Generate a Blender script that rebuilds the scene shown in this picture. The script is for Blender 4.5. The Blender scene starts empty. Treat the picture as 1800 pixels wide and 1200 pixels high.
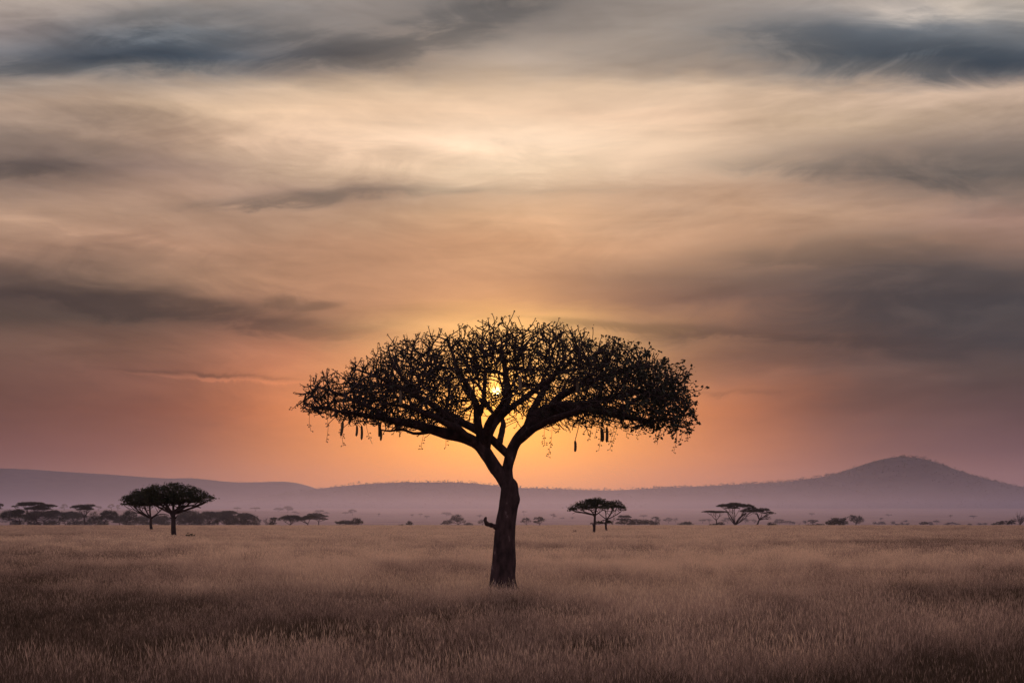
import bpy, math, random
import numpy as np
from mathutils import Vector

SC = bpy.context.scene
COL = SC.collection
F = 2500.0            # focal length in photo pixels (1800 wide)
CX, HY, CAMZ = 900.0, 916.0, 2.0
rng = np.random.default_rng(7)
random.seed(7)

# ------------------------------------------------------------------ helpers
def lin(c):
    return tuple((v/255/12.92) if v/255 <= .04045 else ((v/255+.055)/1.055)**2.4 for v in c)

def tag(o, label=None, cat=None, group=None, kind=None):
    if label: o['label'] = label
    if cat: o['category'] = cat
    if group: o['group'] = group
    if kind: o['kind'] = kind
    return o

def empty(name, loc):
    o = bpy.data.objects.new(name, None)
    o.location = loc
    o.empty_display_size = .5
    COL.objects.link(o)
    return o

class MB:
    """collects triangles/quads, builds one mesh object"""
    def __init__(s):
        s.v = []; s.f = []; s.n = 0
    def add(s, V, Fc):
        V = np.asarray(V, dtype=np.float64).reshape(-1, 3)
        s.v.append(V)
        b = s.n
        s.f.extend([tuple(i+b for i in f) for f in Fc])
        s.n += len(V)
    def tube(s, P, R, sides=6, cap=True):
        P = np.asarray(P, float); R = np.asarray(R, float)
        n = len(P)
        if n < 2: return
        T = np.gradient(P, axis=0)
        T /= np.linalg.norm(T, axis=1)[:, None]+1e-12
        a = np.array([0., 1., 0.]) if abs(T[0][1]) < .8 else np.array([1., 0., 0.])
        u = a-T[0]*a.dot(T[0]); u /= np.linalg.norm(u)
        ang = np.arange(sides)*2*math.pi/sides
        ca, sa = np.cos(ang)[:, None], np.sin(ang)[:, None]
        rings = []
        for i in range(n):
            u = u-T[i]*u.dot(T[i]); u /= np.linalg.norm(u)+1e-12
            w = np.cross(T[i], u)
            rings.append(P[i]+(ca*u+sa*w)*R[i])
        V = np.concatenate(rings)
        Fc = []
        for i in range(n-1):
            for j in range(sides):
                k = (j+1) % sides
                Fc.append((i*sides+j, i*sides+k, (i+1)*sides+k, (i+1)*sides+j))
        if cap:
            Fc.append(tuple(range(sides-1, -1, -1)))
            Fc.append(tuple((n-1)*sides+j for j in range(sides)))
        s.add(V, Fc)
    def build(s, name, mat, parent=None, smooth=True, origin=(0, 0, 0)):
        me = bpy.data.meshes.new(name)
        V = np.concatenate(s.v) if s.v else np.zeros((0, 3))
        V = V-np.asarray(origin)
        me.from_pydata(V.tolist(), [], s.f)
        me.materials.append(mat)
        if smooth:
            me.polygons.foreach_set('use_smooth', [True]*len(me.polygons))
        me.update()
        o = bpy.data.objects.new(name, me)
        COL.objects.link(o)
        if parent is not None: o.parent = parent
        return o

def leaves_mesh(C, size, name, mat, parent, origin, flat=.35, aspect=.55):
    """one small quad (a leaf or leaf spray) per row of C"""
    n = len(C)
    d = rng.normal(size=(n, 3)); d[:, 2] *= flat; d /= np.linalg.norm(d, axis=1)[:, None]+1e-9
    e = rng.normal(size=(n, 3)); e -= d*(e*d).sum(1)[:, None]; e /= np.linalg.norm(e, axis=1)[:, None]+1e-9
    sz = (size*(.6+.8*rng.random(n)))[:, None] if np.ndim(size) == 0 else (size*(.6+.8*rng.random(n)))[:, None]
    a = d*sz*.5; b = e*sz*.5*aspect
    V = np.stack([C-a, C-b*.9, C+a, C+b*.9], 1).reshape(-1, 3)-np.asarray(origin)
    me = bpy.data.meshes.new(name)
    me.vertices.add(4*n); me.vertices.foreach_set('co', V.ravel())
    me.loops.add(4*n); me.loops.foreach_set('vertex_index', np.arange(4*n))
    me.polygons.add(n)
    me.polygons.foreach_set('loop_start', np.arange(n)*4)
    me.polygons.foreach_set('loop_total', np.full(n, 4))
    me.materials.append(mat)
    me.update(calc_edges=True)
    o = bpy.data.objects.new(name, me)
    COL.objects.link(o)
    if parent is not None: o.parent = parent
    return o

def X(px, Y): return (px-CX)/F*Y
def Z(py, Y): return CAMZ+(HY-py)/F*Y
def P3(px, py, Y): return np.array([X(px, Y), Y, Z(py, Y)])

def vnoise(x, y, seed=0):
    """smooth value noise, numpy"""
    xi = np.floor(x).astype(np.int64); yi = np.floor(y).astype(np.int64)
    fx = x-xi; fy = y-yi
    fx = fx*fx*(3-2*fx); fy = fy*fy*(3-2*fy)
    def h(a, b):
        n = (a*374761393+b*668265263+seed*2147483647) & 0xffffffff
        n = ((n ^ (n >> 13))*1274126177) & 0xffffffff
        return ((n ^ (n >> 16)) & 0xffff)/65535.0
    return (h(xi, yi)*(1-fx)+h(xi+1, yi)*fx)*(1-fy)+(h(xi, yi+1)*(1-fx)+h(xi+1, yi+1)*fx)*fy

def fbm(x, y, seed=0, o=4):
    t = 0; a = .5
    for i in range(o):
        t = t+a*vnoise(x*2**i, y*2**i, seed+i*17); a *= .5
    return t

# ------------------------------------------------------------------ materials
def mat(name):
    m = bpy.data.materials.new(name); m.use_nodes = True
    nt = m.node_tree
    return m, nt, nt.nodes['Principled BSDF'], nt.links.new

def noise_mat(name, c1, c2, scale, rough=.9, bump=0., coord='Object', stretch=(1, 1, 1), c3=None, detail=5):
    m, nt, b, L = mat(name)
    tc = nt.nodes.new('ShaderNodeTexCoord'); mp = nt.nodes.new('ShaderNodeMapping')
    mp.inputs['Scale'].default_value = stretch
    L(tc.outputs[coord], mp.inputs['Vector'])
    n = nt.nodes.new('ShaderNodeTexNoise'); n.inputs['Scale'].default_value = scale; n.inputs['Detail'].default_value = detail
    L(mp.outputs[0], n.inputs['Vector'])
    r = nt.nodes.new('ShaderNodeValToRGB')
    r.color_ramp.elements[0].position = .35; r.color_ramp.elements[0].color = (*c1, 1)
    r.color_ramp.elements[1].position = .65; r.color_ramp.elements[1].color = (*c2, 1)
    if c3:
        e = r.color_ramp.elements.new(.74); e.color = (*c3, 1)
    L(n.outputs['Fac'], r.inputs['Fac']); L(r.outputs['Color'], b.inputs['Base Color'])
    b.inputs['Roughness'].default_value = rough
    b.inputs['Specular IOR Level'].default_value = .15
    if bump:
        bp = nt.nodes.new('ShaderNodeBump'); bp.inputs['Strength'].default_value = bump; bp.inputs['Distance'].default_value = .04
        L(n.outputs['Fac'], bp.inputs['Height']); L(bp.outputs[0], b.inputs['Normal'])
    return m

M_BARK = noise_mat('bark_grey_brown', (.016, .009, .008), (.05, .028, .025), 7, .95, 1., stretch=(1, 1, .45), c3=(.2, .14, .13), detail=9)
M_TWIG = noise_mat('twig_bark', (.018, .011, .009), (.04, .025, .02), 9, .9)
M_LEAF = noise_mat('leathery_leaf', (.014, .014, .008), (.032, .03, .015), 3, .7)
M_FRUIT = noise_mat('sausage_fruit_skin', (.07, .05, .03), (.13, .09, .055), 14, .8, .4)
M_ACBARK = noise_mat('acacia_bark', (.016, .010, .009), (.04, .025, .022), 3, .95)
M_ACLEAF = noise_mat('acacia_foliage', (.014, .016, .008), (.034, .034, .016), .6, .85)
M_SCRUB = noise_mat('scrub_foliage', (.035, .034, .022), (.07, .062, .04), .25, .9)

# ------------------------------------------------------------------ terrain
def sstep(a, b, x):
    t = np.clip((x-a)/(b-a), 0, 1); return t*t*(3-2*t)

def ground_z(x, y):
    x = np.asarray(x, float); y = np.asarray(y, float)
    z = -1.3*sstep(505, 640, y)
    t = np.clip((y-900)/1900, 0, 1)
    z = z+29*(t**1.15)*(1-.0*t)
    left = sstep(-60, -420, x)              # low swell on the left, this side of the hills
    z = z+left*6.0*np.exp(-((y-1650)/330)**2)
    z = z+.05*(fbm(x/9., y/9., 3)-.5)*2*sstep(5, 20, y)*(1-sstep(300, 500, y))
    z = z+1.6*(fbm(x/260., y/260., 9)-.5)*sstep(900, 1500, y)
    return z

def grid_mesh(name, xs_fn, ys, zf, mt, kind='structure'):
    V = []; nx = None
    for y in ys:
        xs = xs_fn(y); nx = len(xs)
        V.append(np.stack([xs, np.full(nx, y), zf(xs, np.full(nx, y))], 1))
    V = np.concatenate(V)
    Fc = []
    for i in range(len(ys)-1):
        for j in range(nx-1):
            a = i*nx+j
            Fc.append((a, a+1, a+nx+1, a+nx))
    b = MB(); b.add(V, Fc)
    o = b.build(name, mt)
    o['kind'] = kind
    return o

def ground_material():
    m, nt, b, L = mat('dry_savanna_ground')
    N = nt.nodes.new
    geo = N('ShaderNodeNewGeometry')
    mp = N('ShaderNodeMapping'); mp.inputs['Scale'].default_value = (.016, .030, .0)
    L(geo.outputs['Position'], mp.inputs['Vector'])
    n1 = N('ShaderNodeTexNoise'); n1.inputs['Scale'].default_value = 1; n1.inputs['Detail'].default_value = 6
    L(mp.outputs[0], n1.inputs['Vector'])
    n2 = N('ShaderNodeTexNoise'); n2.inputs['Scale'].default_value = .5; n2.inputs['Detail'].default_value = 4
    L(geo.outputs['Position'], n2.inputs['Vector'])
    mx = N('ShaderNodeMath'); mx.operation = 'MULTIPLY_ADD'; mx.inputs[1].default_value = .45
    L(n2.outputs['Fac'], mx.inputs[0]); 
    ml = N('ShaderNodeMath'); ml.operation = 'MULTIPLY'; ml.inputs[1].default_value = .55
    L(n1.outputs['Fac'], ml.inputs[0]); L(ml.outputs[0], mx.inputs[2])
    r = N('ShaderNodeValToRGB'); e = r.color_ramp.elements
    e[0].position = .36; e[0].color = (.12, .078, .056, 1)
    e[1].position = .62; e[1].color = (.34, .235, .17, 1)
    k = e.new(.46); k.color = (.25, .165, .12, 1)
    L(mx.outputs[0], r.inputs['Fac']); L(r.outputs['Color'], b.inputs['Base Color'])
    b.inputs['Roughness'].default_value = 1; b.inputs['Specular IOR Level'].default_value = .0
    return m

ys = np.concatenate([np.linspace(-1400, 0, 8), np.linspace(6, 120, 60), np.geomspace(124, 2900, 110), np.linspace(3000, 8500, 12)])
def gxs(y):
    c = max(abs(y)*.55+8, 12)
    inner = np.linspace(-c, c, 121)
    outer = np.geomspace(c*1.05, 8900, 14)
    return np.concatenate([-outer[::-1], inner, outer])
grid_mesh('ground', gxs, ys, ground_z, ground_material())

# hills: ridge lines read as elevation angles, built as full 3-D ridges
def ridge(name, Y, prof, spread_front, spread_back, mt, seed, base=20.):
    px = np.array([p[0] for p in prof], float); py = np.array([p[1] for p in prof], float)
    rx = (px-CX)/F*Y; rz = CAMZ+(HY-py)/F*Y
    def crest(x):
        z = np.interp(x, rx, rz)
        # smooth the polyline
        z = (z+np.interp(x-14, rx, rz)+np.interp(x+14, rx, rz)+np.interp(x-30, rx, rz)+np.interp(x+30, rx, rz))/5
        return z
    def zf(x, y):
        d = (y-Y)
        d = d+60*(vnoise(x/700., x*0+.5, seed)-.5)
        s = np.where(d < 0, spread_front, spread_back)
        f = np.exp(-np.abs(d/s)**2.2)
        g = (fbm(x/120., y/160., seed+5)-.5)
        return base+(crest(x)-base)*f+g*10*np.clip(np.abs(d)/s, 0, 1)*f-30*(1-f)**3
    xs = np.linspace(rx[0], rx[-1], 420)
    yy = np.linspace(Y-2.2*spread_front, Y+2.0*spread_back, 64)
    o = grid_mesh(name, lambda y: xs, yy, zf, mt)
    return zf, (rx[0], rx[-1])

M_HILL = noise_mat('scrubby_hillside', (.026, .023, .021), (.06, .05, .042), .02, 1., coord='Object')
MAIN = [(-900, 905), (-300, 900), (200, 893), (330, 890), (380, 885), (420, 882), (460, 880), (500, 871), (545, 862), (600, 855), (650, 851), (700, 848), (760, 848), (810, 848),
        (850, 851), (900, 857), (950, 859), (1010, 861), (1080, 862), (1130, 859), (1200, 856), (1300, 851), (1380, 847), (1430, 840), (1460, 836), (1500, 824),
        (1530, 812), (1553, 806), (1575, 801), (1600, 804), (1625, 811), (1650, 823), (1680, 833), (1720, 846), (1760, 855), (1800, 861), (1900, 866), (2100, 868), (2700, 890)]
LEFT = [(-900, 850), (-500, 835), (-200, 822), (0, 823), (60, 825), (130, 830), (200, 834), (250, 838), (300, 841), (340, 840), (385, 845), (420, 848), (470, 847), (505, 846),
        (530, 850), (555, 858), (590, 872), (640, 890), (720, 905), (1000, 912)]
zm, rm = ridge('hill', 3500., MAIN, 430., 420., M_HILL, 21, 24.)
zl, rl = ridge('hill', 6800., LEFT, 760., 680., M_HILL, 55, 26.)

def hill_woods():
    b = []
    C = []
    tr = MB()
    def scatter(n, zf, xr, yr, hs, size):
        xs = rng.uniform(*xr, n); yv = rng.uniform(*yr, n)
        z = zf(xs, yv)
        keep = (z > ground_z(xs, yv)+2) & (fbm(xs/90., yv/130., 4) > .36)
        for x, y, zz in zip(xs[keep], yv[keep], z[keep]):
            h = hs*(.45+rng.random()**3*1.5); r = h*(.35+.3*rng.random())
            k = 16
            p = rng.normal(size=(k, 3))*[r*.6, r*.6, h*.17]+[x, y, zz+h*.62]
            C.append(p)
            tr.add([[x-.25, y, zz-.5], [x+.25, y, zz-.5], [x, y, zz+h*.75], [x, y+.3, zz-.5]], [(0, 1, 2), (0, 2, 3)])
    scatter(5200, zm, (X(250, 3500), X(1900, 3500)), (2850, 3380), 3.6, 2.)
    scatter(420, zm, (X(350, 3500), X(1150, 3500)), (3400, 3540), 4.8, 2.)
    scatter(900, zm, (X(1150, 3500), X(1900, 3500)), (3380, 3540), 4.6, 2.)
    scatter(500, zl, (X(-50, 6800), X(640, 6800)), (6400, 6850), 5.0, 2.)
    C_ = np.concatenate(C)
    o = leaves_mesh(C_, 1.7, 'hill_woods', M_SCRUB, None, (0, 0, 0), flat=.3, aspect=.8)
    o['kind'] = 'stuff'
    return o
hill_woods()

# ------------------------------------------------------------------ the sausage tree
TY = 36.0
K = TY/F
def tp(px, py, d=0.): return np.array([X(px, TY), TY+d*K, Z(py, TY)])

def catmull(P, step):
    P = np.asarray(P, float)
    Q = np.vstack([2*P[0]-P[1], P, 2*P[-1]-P[-2]])
    out = []
    for i in range(1, len(Q)-2):
        p0, p1, p2, p3 = Q[i-1], Q[i], Q[i+1], Q[i+2]
        n = max(2, int(np.linalg.norm((p2-p1)[:3])/step))
        for t in np.arange(n)/n:
            out.append(.5*((2*p1)+(-p0+p2)*t+(2*p0-5*p1+4*p2-p3)*t*t+(-p0+3*p1-3*p2+p3)*t**3))
    out.append(Q[-2])
    return np.array(out)

TRUNK = [(885, 1070, 0, 60), (885, 1054, 0, 54), (884, 1034, 0, 46), (884, 1020, 0, 44), (885, 1000, 0, 42), (887, 960, 0, 38), (889, 925, 0, 35), (893, 895, 0, 33), (895, 872, 0, 32),
         (895, 858, 0, 30), (890, 845, 0, 26), (886, 835, 0, 21)]
LIMBS = [
 [(892, 853, 0, 25), (881, 836, 0, 25), (868, 819, -2, 24), (856, 801, -4, 23), (845, 786, -6, 23), (827, 773, -12, 22), (800, 764, -20, 21), (768, 757, -28, 18), (730, 748, -38, 15), (690, 741, -46, 12), (650, 735, -50, 9), (610, 728, -52, 6), (575, 722, -52, 4)],
 [(891, 850, 0, 24), (892, 824, 0, 21), (898, 801, 0, 21), (907, 780, 3, 20), (919, 761, 6, 21), (933, 745, 10, 25), (948, 731, 14, 27), (968, 719, 16, 25), (1000, 714, 22, 21), (1040, 716, 28, 18), (1080, 723, 34, 15), (1115, 732, 36, 11), (1145, 737, 38, 7), (1170, 736, 40, 3.5)],
 [(898, 803, 2, 14), (889, 795, 4, 14), (877, 783, 6, 14), (864, 771, 12, 14), (848, 760, 26, 14), (826, 748, 42, 13), (795, 734, 60, 11), (760, 722, 80, 9), (715, 708, 100, 7), (670, 700, 115, 4)],
 [(852, 792, -4, 22), (858, 765, -8, 20), (870, 742, -6, 18), (884, 720, 0, 16), (893, 695, 6, 14), (891, 668, 10, 12), (886, 640, 14, 9), (882, 615, 18, 6), (884, 592, 18, 3)],
 [(848, 787, -6, 20), (845, 762, -16, 17), (840, 738, -26, 15), (838, 712, -34, 12), (826, 688, -42, 10), (812, 664, -48, 8), (800, 635, -54, 6), (790, 607, -58, 3)],
 [(815, 767, -16, 14), (795, 742, -40, 13), (770, 722, -60, 11), (742, 704, -80, 9), (710, 690, -95, 7), (675, 676, -105, 5), (640, 662, -110, 3)],
 [(876, 737, -2, 12), (900, 716, -14, 11), (925, 698, -26, 10), (955, 678, -38, 8), (985, 655, -48, 6), (1010, 632, -55, 3)],
 [(928, 750, 10, 16), (938, 722, 26, 14), (950, 695, 40, 11), (966, 668, 52, 9), (985, 640, 62, 6), (1005, 614, 70, 3)],
 [(960, 724, 14, 15), (985, 698, -6, 13), (1015, 680, -26, 11), (1050, 668, -44, 8), (1090, 655, -58, 6), (1130, 646, -66, 3)],
 [(1020, 716, 24, 13), (1050, 700, 40, 11), (1085, 690, 58, 9), (1125, 684, 72, 6), (1165, 680, 82, 3)],
 [(852, 784, -6, 17), (858, 757, -40, 14), (868, 738, -80, 11), (880, 722, -120, 8), (893, 705, -155, 6), (905, 686, -185, 3)],
 [(876, 783, 8, 13), (882, 764, 40, 12), (884, 742, 80, 10), (876, 724, 120, 8), (858, 705, 155, 6), (842, 685, 185, 3)],
 [(842, 784, -8, 14), (815, 763, -50, 13), (785, 748, -90, 11), (752, 735, -125, 8), (720, 723, -150, 4)],
 [(912, 774, 2, 15), (938, 756, -40, 13), (970, 742, -80, 11), (1005, 732, -115, 8), (1045, 724, -145, 4)],
 [(925, 754, 14, 14), (955, 738, 60, 12), (990, 725, 100, 10), (1030, 712, 135, 7), (1075, 703, 160, 4)],
 [(851, 766, 26, 12), (825, 742, 70, 10), (795, 722, 110, 8), (760, 705, 145, 6), (725, 691, 170, 3)],
 [(840, 739, -26, 10), (850, 708, -40, 8), (854, 672, -50, 6), (852, 640, -56, 4), (848, 612, -60, 3)],
 [(742, 704, -80, 7), (720, 680, -85, 6), (702, 655, -90, 5), (692, 630, -92, 3)],
 [(692, 742, -46, 9), (660, 722, -40, 8), (625, 707, -30, 6), (590, 692, -20, 4), (560, 681, -10, 3)],
 [(772, 757, -30, 7), (748, 762, -36, 6), (728, 764, -40, 5), (708, 758, -44, 4.4), (690, 760, -48, 3.6), (674, 758, -52, 2.6)],
 [(1080, 725, 34, 9), (1110, 706, 20, 8), (1145, 690, 8, 6), (1180, 672, 0, 3)],
]

def sausage_tree():
    base = tp(885, 1055)
    base[2] = ground_z(base[0], base[1])
    root = empty('sausage_tree', base)
    tag(root, 'large leafless spreading sausage tree with thick bare trunk and hanging sausage fruits', 'tree')
    # trunk: many-sided, lumpy
    P = catmull([np.append(tp(*t[:3]), t[3]*K/2) for t in TRUNK], .05)
    sides = 44
    mb = MB()
    mb.tube(P[:, :3], P[:, 3], sides)
    V = mb.v[0]
    n = len(P)
    ang = np.tile(np.arange(sides)/sides*2*math.pi, n)
    hh = np.repeat(P[:, 2], sides)
    cen = np.repeat(P[:, :3], sides, 0)
    dirv = V-cen
    rad = np.linalg.norm(dirv, axis=1)
    lump = 1+.10*(fbm(np.cos(ang)*1.3+5, hh*1.2+np.sin(ang)*1.3, 31, 3)-.5)*2
    lump += .05*(fbm(ang*5, hh*2.5, 41, 3)-.5)*2
    # knots and burrs seen on the right edge, and a flared foot
    for (kx, ky, amp, s) in ((913, 878, .20, .14), (908, 848, .12, .12), (906, 800, 0, .1), (905, 985, .05, .2)):
        kp = tp(kx, ky)
        d = np.linalg.norm((V-kp)*[1, .6, 1], axis=1)
        lump += amp*np.exp(-(d/s)**2)
    foot = np.clip((.75-(hh-base[2]))/.75, 0, 1)
    lump += foot**1.6*(.16+.34*np.clip(np.cos(ang*5+.7+.6*np.sin(ang*2)), 0, 1)**1.5)
    mb.v[0] = cen+dirv*lump[:, None]
    mb.build('trunk', M_BARK, root, origin=base)
    # broken stub on the left of the trunk
    mb = MB()
    S = catmull([np.append(tp(a, b, c), w*K/2) for a, b, c, w in ((878, 931, -3, 11), (870, 925, -6, 9), (862, 922, -8, 8), (856, 920, -9, 8), (853, 913, -9, 6), (855, 908, -9, 3))], .03)
    mb.tube(S[:, :3], S[:, 3]*(1+.15*np.sin(np.arange(len(S))*1.7)), 10)
    o = mb.build('broken_branch', M_BARK, root, origin=base)
    tag(o, 'short broken branch stub hooked upward')
    # limbs
    nodes = []; par = []; rmin = []
    limb_paths = []
    for li, L in enumerate(LIMBS):
        Q = catmull([np.append(tp(a, b, c), w*K/2) for a, b, c, w in L], .10)
        # natural wobble
        t = np.linspace(0, 1, len(Q))
        w = np.stack([fbm(t*len(Q)*.13+li*9.1, t*0+k*3.3, 60+li+k, 3)-.47 for k in range(3)], 1)
        Q[:, :3] += w*.13*np.sin(np.clip(t*3, 0, 1)*math.pi/2)[:, None]
        limb_paths.append(Q)
        mb = MB()
        sd = 18 if Q[0, 3] > .18 else 12
        mb.tube(Q[:, :3], Q[:, 3]*1.0, sd)
        V = mb.v[0]; cen = np.repeat(Q[:, :3], sd, 0); an = np.tile(np.arange(sd)/sd*2*math.pi, len(Q)); ss = np.repeat(np.arange(len(Q))*.1, sd)
        lump = 1+.22*(fbm(np.cos(an)*1.1+li*3.7, ss*2.2+np.sin(an), 71, 3)-.47)*2
        mb.v[0] = cen+(V-cen)*lump[:, None]
        mb.build('limb', M_BARK, root, origin=base)
        b0 = len(nodes)
        for i, q in enumerate(Q):
            nodes.append(q[:3]); par.append(b0+i-1 if i else -1); rmin.append(q[3])
    # secondary limbs fan out from the main ones towards the underside of the canopy
    prim = np.array(nodes); prad = np.array(rmin)
    ctr = np.array([X(884, TY), TY])
    tg = []
    while len(tg) < 64:
        a = rng.uniform(0, 2*math.pi); q = math.sqrt(rng.random())*.93
        d = math.sin(a)*q*225; u = 875+math.cos(a)*q*318
        if all(math.hypot(u-t[0], d-t[1]) > 38 for t in tg): tg.append((u, d))
        elif rng.random() < .02: tg.append((u, d))
    topx_ = [520, 600, 690, 800, 890, 990, 1080, 1180, 1232]; topy_ = [706, 640, 594, 572, 560, 571, 592, 624, 700]
    tl = []
    for u, d in tg:
        s_ = math.sqrt(max(0., 1-(d/245)**2))
        uu_ = (u-878)/max(s_, .3)+878
        t_y = 722+(np.interp(uu_, topx_, topy_)-722)*s_**.55
        py = 735+(t_y-735)*rng.uniform(.38, .72)
        tl.append((u, py, d))
    tl.sort(key=lambda t: math.hypot(t[0]-878, t[2]))
    for u, py, d in tl:
        t = tp(u, py, d)
        r0 = np.hypot(prim[:, 0]-ctr[0], prim[:, 1]-ctr[1]); rt = math.hypot(t[0]-ctr[0], t[1]-ctr[1])
        cost = np.linalg.norm(prim-t, axis=1)+np.where(r0 > rt-.25*min(rt, 1.2), 5, 0)+np.where(prim[:, 2] > t[2]-.15, 5, 0)+np.where(prad < .026, 3, 0)+np.where(prim[:, 2] < 3.05, 4, 0)
        i0 = int(np.argmin(cost)); p0 = prim[i0]
        tang = prim[i0]-prim[par[i0]] if par[i0] >= 0 else np.array([0, 0, 1.]); tang = tang/(np.linalg.norm(tang)+1e-9)
        Ln = np.linalg.norm(t-p0)
        outw = np.array([t[0]-ctr[0], t[1]-ctr[1], 0]); outw /= np.linalg.norm(outw)+1e-6
        b1 = p0+(tang*.5+outw*.3+np.array([0, 0, .15]))*Ln*.42; b2 = t-(outw*.45+np.array([0, 0, .75]))*Ln*.30
        k_ = max(5, int(Ln/.09)); tt = np.linspace(0, 1, k_)[:, None]
        path = (1-tt)**3*p0+3*(1-tt)**2*tt*b1+3*(1-tt)*tt*tt*b2+tt**3*t
        sd_ = rng.uniform(0, 99)
        wob = np.stack([fbm(tt[:, 0]*k_*.16+sd_, tt[:, 0]*0+c_*3.1, 90+c_, 3)-.47 for c_ in range(3)], 1)
        path = path+wob*.14*np.sin(tt*math.pi)
        rad = np.linspace(min(.048, prad[i0]*.62), .016, k_)
        mb = MB(); mb.tube(path, rad, 8); mb.build('limb', M_BARK, root, origin=base)
        b0 = len(nodes)
        for i in range(1, k_):
            nodes.append(path[i]); par.append(b0+i-2 if i > 1 else i0); rmin.append(rad[i])
        prim = np.array(nodes); prad = np.array(rmin)
    nl = len(nodes)
    # crown envelope
    topx = [524, 531, 544, 572, 602, 642, 690, 740, 800, 850, 890, 940, 990, 1040, 1080, 1125, 1172, 1203, 1212, 1220]
    topy = [716, 700, 676, 666, 654, 632, 610, 594, 586, 578, 572, 577, 584, 595, 606, 617, 636, 652, 684, 712]
    botx = [520, 530, 560, 600, 650, 700, 760, 820, 880, 930, 970, 1030, 1090, 1140, 1190, 1215, 1228]
    boty = [714, 726, 738, 742, 750, 760, 758, 740, 728, 752, 760, 748, 745, 750, 758, 760, 724]
    A = []
    want = 12000
    while len(A) < want:
        m = 20000
        px = rng.uniform(522, 1230, m); d = rng.uniform(-235, 235, m)
        s = np.sqrt(np.clip(1-(d/242)**2, 0.0, 1))
        u = (px-875)/np.maximum(s, .05)+875
        ok = (u > 528) & (u < 1217)
        lob = (vnoise(px/46.+d/90.+40, d/75.+7, 77)-.45)*44+(vnoise(px/19.+d/40., d/30.+3, 78)-.5)*20
        tpy = 722+(np.interp(u, topx, topy)-722)*s**.55+np.clip(lob, -4, 40)*np.clip((722-np.interp(u, topx, topy))/60, .3, 1)
        bpy_ = 722+(np.interp(u, botx, boty)-722)*s**.8
        sel = rng.random(m); q = np.where(sel < .58, rng.random(m)*.62, np.where(sel < .84, rng.random(m), .72+.28*rng.random(m)))
        py = tpy+(bpy_-tpy)*q
        # thin underside near the centre where only limbs show
        cen = np.exp(-((px-880)/75)**2)
        ok &= ~((py > 645) & (rng.random(m) < cen*.80))
        ok &= ~((np.hypot(px-873, (py-687)) < 4))
        ok &= ~((py > 735) & (np.abs(px-885) < 130) & (rng.random(m) < .6))
        # clumpy gaps
        ok &= (fbm(px/55., py/40.+d/70., 11, 3)+.12*rng.random(m)) > .40
        pts = np.stack([px, py, d], 1)[ok]
        A.extend(pts.tolist())
    A = np.array(A[:want])
    A = np.stack([X(A[:, 0], TY), TY+A[:, 2]*K, Z(A[:, 1], TY)], 1)
    # space colonisation
    cap = 60000
    N = np.zeros((cap, 3)); N[:nl] = nodes
    nch = np.zeros(cap, int)
    for p in par:
        if p >= 0: nch[p] += 1
    parent = list(par)
    step = .085; kill = .112; infl = 1.0
    best = np.full(len(A), 1e9); who = np.zeros(len(A), int)
    def upd(lo, hi):
        for s0 in range(lo, hi, 400):
            e0 = min(hi, s0+400)
            D = np.linalg.norm(A[:, None, :]-N[None, s0:e0, :], axis=2)
            j = D.argmin(1); dd = D[np.arange(len(A)), j]
            mk = dd < best
            best[mk] = dd[mk]; who[mk] = j[mk]+s0
    upd(0, nl)
    cnt = nl
    def OUT(p):
        o = np.array([p[0]-X(885, TY), p[1]-TY, 0.]); return o/(np.linalg.norm(o)+.5)*.06
    for it in range(130):
        act = (best < infl) & (best > kill)
        if not act.any() or cnt > cap-4000: break
        w = who[act]
        dv = A[act]-N[w]; dv /= np.linalg.norm(dv, axis=1)[:, None]
        acc = {}
        S = np.zeros((cnt, 3)); np.add.at(S, w, dv)
        ids = np.unique(w)
        new = []
        for i in ids:
            if nch[i] >= 3: 
                continue
            v = S[i]; l = np.linalg.norm(v)
            if l < 1e-6: continue
            v = v/l; v[2] = v[2]*(1. if v[2] > 0 else .62)+.16; v = v+rng.normal(size=3)*.15+OUT(N[i]); v[2] = max(v[2], -.42)
            v /= np.linalg.norm(v)
            new.append((i, N[i]+v*step))
        if not new: break
        lo = cnt
        for i, p in new:
            N[cnt] = p; parent.append(i); nch[i] += 1; cnt += 1
        upd(lo, cnt)
        keep = best > kill
        A = A[keep]; best = best[keep]; who = who[keep]
        if len(A) == 0: break
    # upturned forked twig ends
    tips = [i for i in range(nl, cnt) if nch[i] == 0]
    endtips = []
    for i in tips:
        v = N[i]-N[parent[i]]; v /= np.linalg.norm(v)
        for k in range(2 if rng.random() < .62 else 1):
            d = v+rng.normal(size=3)*.5+np.array([0, 0, .42])+OUT(N[i])*1.5; d /= np.linalg.norm(d)
            ln = rng.uniform(.06, .16)+(.13 if rng.random() < .12 else 0)
            N[cnt] = N[i]+d*ln; parent.append(i); nch[i] += 1; cnt += 1
            if rng.random() < .6:
                d2 = d+rng.normal(size=3)*.3+np.array([0, 0, .3]); d2 /= np.linalg.norm(d2)
                N[cnt] = N[cnt-1]+d2*rng.uniform(.05, .11); parent.append(cnt-1); nch[cnt-1] += 1; cnt += 1
            endtips.append((cnt-1, d))
    parent = np.array(parent)
    # radii (pipe model)
    R = np.zeros(cnt); acc = np.zeros(cnt)
    for i in range(cnt-1, -1, -1):
        R[i] = .0082 if acc[i] == 0 else acc[i]**(1/2.45)
        if parent[i] >= 0 and i >= nl: acc[parent[i]] += R[i]**2.45
    R = np.clip(R, .0082, .075)
    # chains
    kids = [[] for _ in range(cnt)]
    for i in range(nl, cnt):
        kids[parent[i]].append(i)
    mb = MB()
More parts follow.
